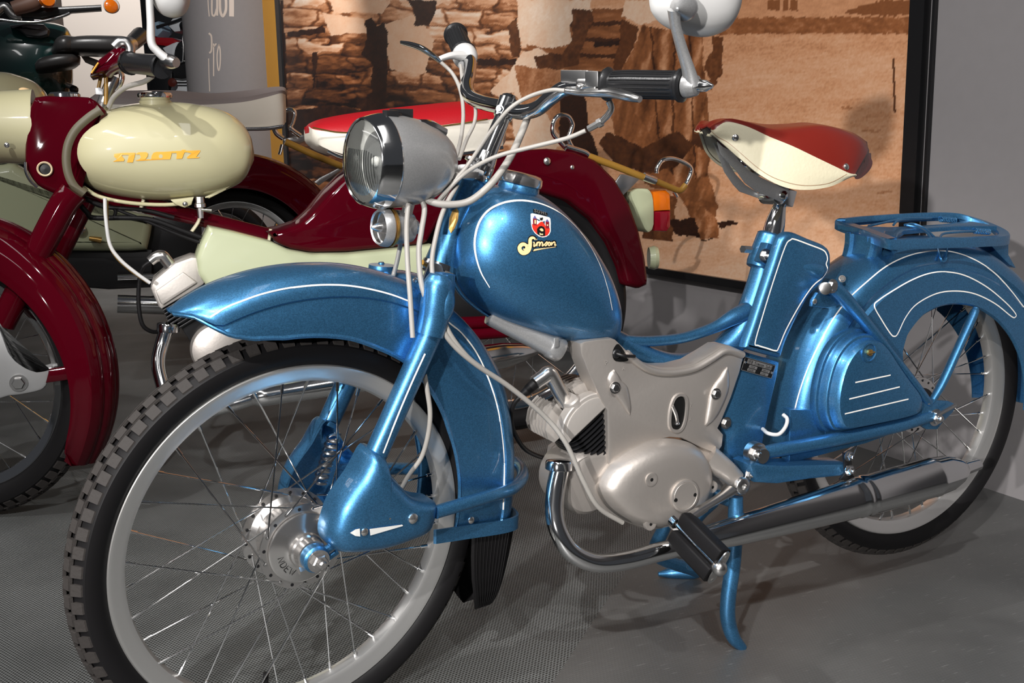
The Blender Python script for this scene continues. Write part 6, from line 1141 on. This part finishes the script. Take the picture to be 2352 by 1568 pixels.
# ------------------------------------------------------------------ dark green motorcycle, upper left
M3 = Frame(A([-.1, 4.1, 0]), rotm([0, 0, 1], math.radians(-6)))
gm = thing('motorcycle', M3.w([-.2, 0, 0]), 'dark green motorcycle with black bars and amber indicators at the upper left', 'motorcycle')
tg3 = [(-80, 50), (0, 52), (60, 50), (110, 52), (150, 62), (166, 85)]; bg3 = [(-80, 260), (0, 262), (60, 262), (110, 258), (150, 240), (168, 190)]
w = MB(); loft(w, blade(M3, M3.L(tg3), M3.L(bg3), [.16, .19, .2, .19, .15, .07], 32, 2.5, 5)); w.build('body_shell', 'dgreen', gm, smooth=60)
plt(M3, [(20, 57), (60, 52), (100, 54), (113, 68), (110, 80), (92, 86), (60, 82), (42, 68)], -.10, -.215, 'tank_pad', mat('slate_paint', (.09, .09, .1, 1), .2, .3, .5), gm, .02)
plt(M3, [(40, 40), (75, 15), (110, 16), (232, 10), (233, 23), (165, 28), (100, 42)], -.22, -.27, 'handlebar', 'bplastic', gm, .01); w = MB(); lathe(w, M3.w(M3.U(255, 14, -.30)), M3.M @ A([.25, -1, .1]), [(-.02, .028), (0, .034), (.012, .036), (.020, .031)], 30); hs = w.build('indicator', 'cgrey', gm); w = MB(); lathe(w, M3.w(M3.U(255, 14, -.325)), M3.M @ A([.25, -1, .1]), [(0, .030), (.006, .022), (.008, 0)], 26); w.build('indicator_lens', 'amber', hs)
w = MB(); lathe(w, M3.w(M3.U(108, 0, -.32)), M3.M @ A([.25, -1, .1]), [(0, .035), (.02, .03), (.024, 0)], 26); w.build('indicator_lens', 'amber', gm); tub(M3, [(30, 20), (70, 8), (85, -2)], [.03, .035, .035], 'handgrip', mat('brown_grip', (.2, .11, .08, 1), 0, .5), gm, -.3)
tub(M3, [(0, 45), (40, 50), (90, 50), (140, 38), (160, 30)], .007, 'brake_lever', 'chrome', gm, -.28); tub(M3, [(-10, 30), (10, 15), (30, 35), (50, 40)], .02, 'lever_bracket', 'bchrome', gm, -.26)
def saddle3(top, bot, hw, name, m='darkseat', fr=None, par=None):
    fr = fr or M3; w = MB(); yo = A([0, -.20, 0]); loft(w, [[p + fr.M @ A([0, -.20, 0]) * 0 for p in r] for r in blade(fr, fr.L(top, -.22), fr.L(bot, -.22), hw, 28, 3, 4)]); return w.build(name, m, par or gm, smooth=60)
saddle3([(118, 118), (130, 92), (150, 84), (175, 86)], [(120, 124), (135, 128), (155, 128), (175, 126)], [.02, .10, .12, .10], 'front_saddle'); saddle3([(160, 98), (166, 88), (200, 84), (250, 84), (288, 86), (300, 95)], [(160, 122), (168, 126), (200, 128), (250, 130), (290, 128), (300, 118)], [.09, .11, .12, .12, .10, .05], 'rear_saddle')
saddle3([(83, 147), (95, 135), (130, 126), (165, 124), (184, 130)], [(86, 168), (100, 168), (130, 164), (165, 158), (182, 148)], [.08, .10, .11, .10, .06], 'rider_saddle'); tub(M3, [(104, 172), (130, 185), (165, 200), (176, 208)], [.03, .022, .022, .025], 'saddle_arm', 'silver', gm, -.1, flat=(1, .6)); bolt(M3, 170, 206, -.13, .02, 'arm_bolt', 'black', gm); plt(M3, [(185, 127), (200, 128), (230, 140), (225, 155), (195, 142)], -.08, -.11, 'saddle_bracket', 'silver', gm)
for dx in (-1.0, .7): wheel(Frame(M3.w([dx, 0, .33]), M3.M), gm, RT=.32, RR=.24, tw=.05, nsp=10, blocks=0, rim='chrome', hubr=.08, hy=(-.04, .04))
plt(M3, [(-60, 255), (165, 235), (250, 250), (240, 420), (-60, 430)], .08, -.08, 'engine_block', 'black', gm, .02)
# ------------------------------------------------------------------ white and red moped with a black top case, far behind
M4 = Frame(A([1.2, 9.4, 0]), rotm([0, 0, 1], math.radians(-35)))
wm = thing('moped', M4.w([0, 0, 0]), 'white and red moped with black top case and red tail lamp beside the grey column', 'moped')
plt(M4, [(396, 180), (397, 130), (402, 105), (415, 92), (445, 90), (478, 98), (500, 130), (500, 175), (440, 180)], .15, -.15, 'top_case', 'bplastic', wm, .03, 2, 50)
w = MB(); c0 = M4.w(M4.U(424, 109, -.152)); ex, ez = M4.M @ A([1., 0, 0]), A([0, 0, 1.]); P = [c0 + ex * a * .030 + ez * b_ * .022 for a, b_ in ((0, 1), (1, 0), (0, -1), (-1, 0))]
for a, b_ in zip(P, P[1:] + P[:1]): tube(w, [a, b_], .0016, 5, sm=1)
letters(w, 'FZA', c0 - ex * .016 - ez * .006, ex * .008, ez * .008, M4.M @ A([0, -1, 0.]), w=.2); letters(w, 'SimSOn', M4.w(M4.U(432, 124, -.153)), ex * .016, ez * .014, M4.M @ A([0, -1, 0.]), w=.28, gap=.2); w.build('lettering', 'plategrey', wm, smooth=0)
hoop(M4, [(420, 142), (421, 110), (420, 85), (428, 75), (445, 71), (468, 72), (480, 85)], .008, -.18, 'carrier_hoop', 'bchrome', wm); plt(M4, [(443, 70), (460, 70), (462, 85), (458, 140), (452, 140), (447, 85)], -.15, -.17, 'case_strap', 'black', wm)
tub(M4, [(400, 150), (430, 140), (478, 141)], .012, 'carrier_rail', 'chrome', wm, -.16)
plt(M4, [(388, 212), (400, 170), (412, 155), (425, 155), (437, 175), (443, 215), (440, 300), (380, 300)], .08, -.10, 'rear_mudguard', 'whitepaint', wm, .03, 2, 40)
w = MB(); lathe(w, M4.w(M4.U(461, 180, -.12)), M4.M @ A([.2, -1, 0]), [(-.05, .05), (0, .06), (.03, .058), (.05, .04), (.055, 0)], 30); w.build('tail_lamp', 'redlens', wm)
w = MB(); lathe(w, M4.w(M4.U(396, 190, -.18)), M4.M @ A([.2, -1, 0]), [(-.02, .04), (0, .046), (.015, .04), (.02, 0)], 26); w.build('indicator', mat('dark_amber', (.09, .015, .01, 1), 0, .2), wm); tub(M4, [(400, 190), (450, 190)], .008, 'indicator_stalk', 'black', wm, -.16)
plt(M4, [(330, 92), (350, 84), (395, 86), (408, 94), (400, 108), (360, 104), (332, 100)], .1, -.1, 'side_cover', 'redpaint', wm, .02); plt(M4, [(372, 110), (396, 98), (410, 96), (400, 125), (392, 140)], .08, -.11, 'side_cover', 'whitepaint', wm, .02)
plt(M4, [(384, 58), (395, 42), (415, 38), (432, 50), (430, 70), (400, 74)], .1, -.1, 'headlamp', 'whitepaint', wm, .02); w = MB(); ball(w, M4.w(M4.U(424, 60, -.15)), .05, 18); w.build('indicator', 'black', wm); tub(M4, [(360, 62), (400, 50), (437, 38), (480, 46)], .014, 'handlebar', 'bplastic', wm, -.12)
plt(M4, [(350, 120), (395, 130), (395, 215), (340, 230)], .08, -.08, 'engine_block', 'black', wm, .02); plt(M4, [(340, 55), (362, 48), (374, 70), (360, 85), (340, 80)], .1, -.1, 'front_fairing', mat('pale_blue', srgb(150, 175, 195), 0, .3), wm, .02)
q = M4.U(420, 250, 0); wheel(Frame(M4.w([q[0], 0, .31]), M4.M), wm, RT=.305, RR=.24, tw=.05, nsp=10, blocks=0, rim='chrome', hubr=.08, hy=(-.04, .04)); wheel(Frame(M4.w([q[0] - 1.1, 0, .31]), M4.M), wm, RT=.305, RR=.24, tw=.05, nsp=10, blocks=0, rim='chrome', hubr=.08, hy=(-.04, .04))
# ------------------------------------------------------------------ column with lettering, boards
CX, CY, CR_ = 1.63, 8.05, .50
w = MB(); lathe(w, (CX, CY, 0), (0, 0, 1), [(0, CR_), (3.6, CR_)], 96); tag(w.build('column', 'wall', smooth=60), 'grey round column with pale lettering beside the yellow strip', 'column')
tc2 = bvh(bpy.data.objects['column']); w = MB()
def colhit(x, y): return hit(tc2, x, y, .002)[0]
for pl, wd_ in (([(478, 0), (479, 18), (481, 38)], .010), ([(499, -10), (499, 36)], .018), ([(498, 20), (494, 34), (490, 36), (487, 28), (487, -10)], .016), ([(519, -10), (519, 22), (512, 37), (506, 24), (505, -10)], .022), ([(532, -20), (532, 38)], .040), ([(479, 75), (480, 160), (482, 210)], .010), ([(480, 76), (486, 85), (486, 115), (481, 122)], .016), ([(491, 100), (491, 175)], .012), ([(491, 108), (497, 100)], .012), ([(503, 102), (499, 125), (500, 152), (503, 162), (506, 145), (506, 118), (503, 102)], .011)):
    stripe(w, tc2, pl, wd_, 6, .002)
w.build('column_lettering', mat('letter_beige', srgb(205, 190, 178), 0, .5), bpy.data.objects['column'], smooth=0)
y1_, y0_ = onX(608, 100, XW)[1], PY1 + .12
w = MB(); obox(w, (XW - .006, (y0_ + y1_) / 2 + .02, 1.7), (.006, 0, 0), (0, (y1_ - y0_) / 2 + .04, 0), (0, 0, 1.5)); tag(w.build('wall_panel', 'yellow', smooth=0), 'narrow orange-yellow vertical panel between the column and the sepia picture', 'panel')
def board(x0, x1, Y, name, m, lab, grp=None):
    a, b_ = B.U(x0, 100, Y), B.U(x1, 100, Y); w = MB(); obox(w, ((a[0] + b_[0]) / 2, Y, 1.7), ((b_[0] - a[0]) / 2, 0, 0), (0, .02, 0), (0, 0, 1.7)); tag(w.build(name, m, smooth=0), lab, 'board', grp)
board(150, 329, 6.4, 'display_board', mat('beige_board', srgb(196, 188, 180), 0, .7), 'large beige display board behind the dark green motorcycle'); board(84, 149, 6.9, 'display_board', mat('white_board', srgb(232, 232, 234), 0, .6), 'white display board left of the large beige one'); board(437, 462, 12.0, 'display_board', mat('white_board2', srgb(240, 240, 250), 0, .6), 'slim bright white board left of the grey column')
board(462, 480, 12.1, 'display_board', mat('pale_board', srgb(198, 204, 206), 0, .6), 'slim pale grey board touching the grey column')
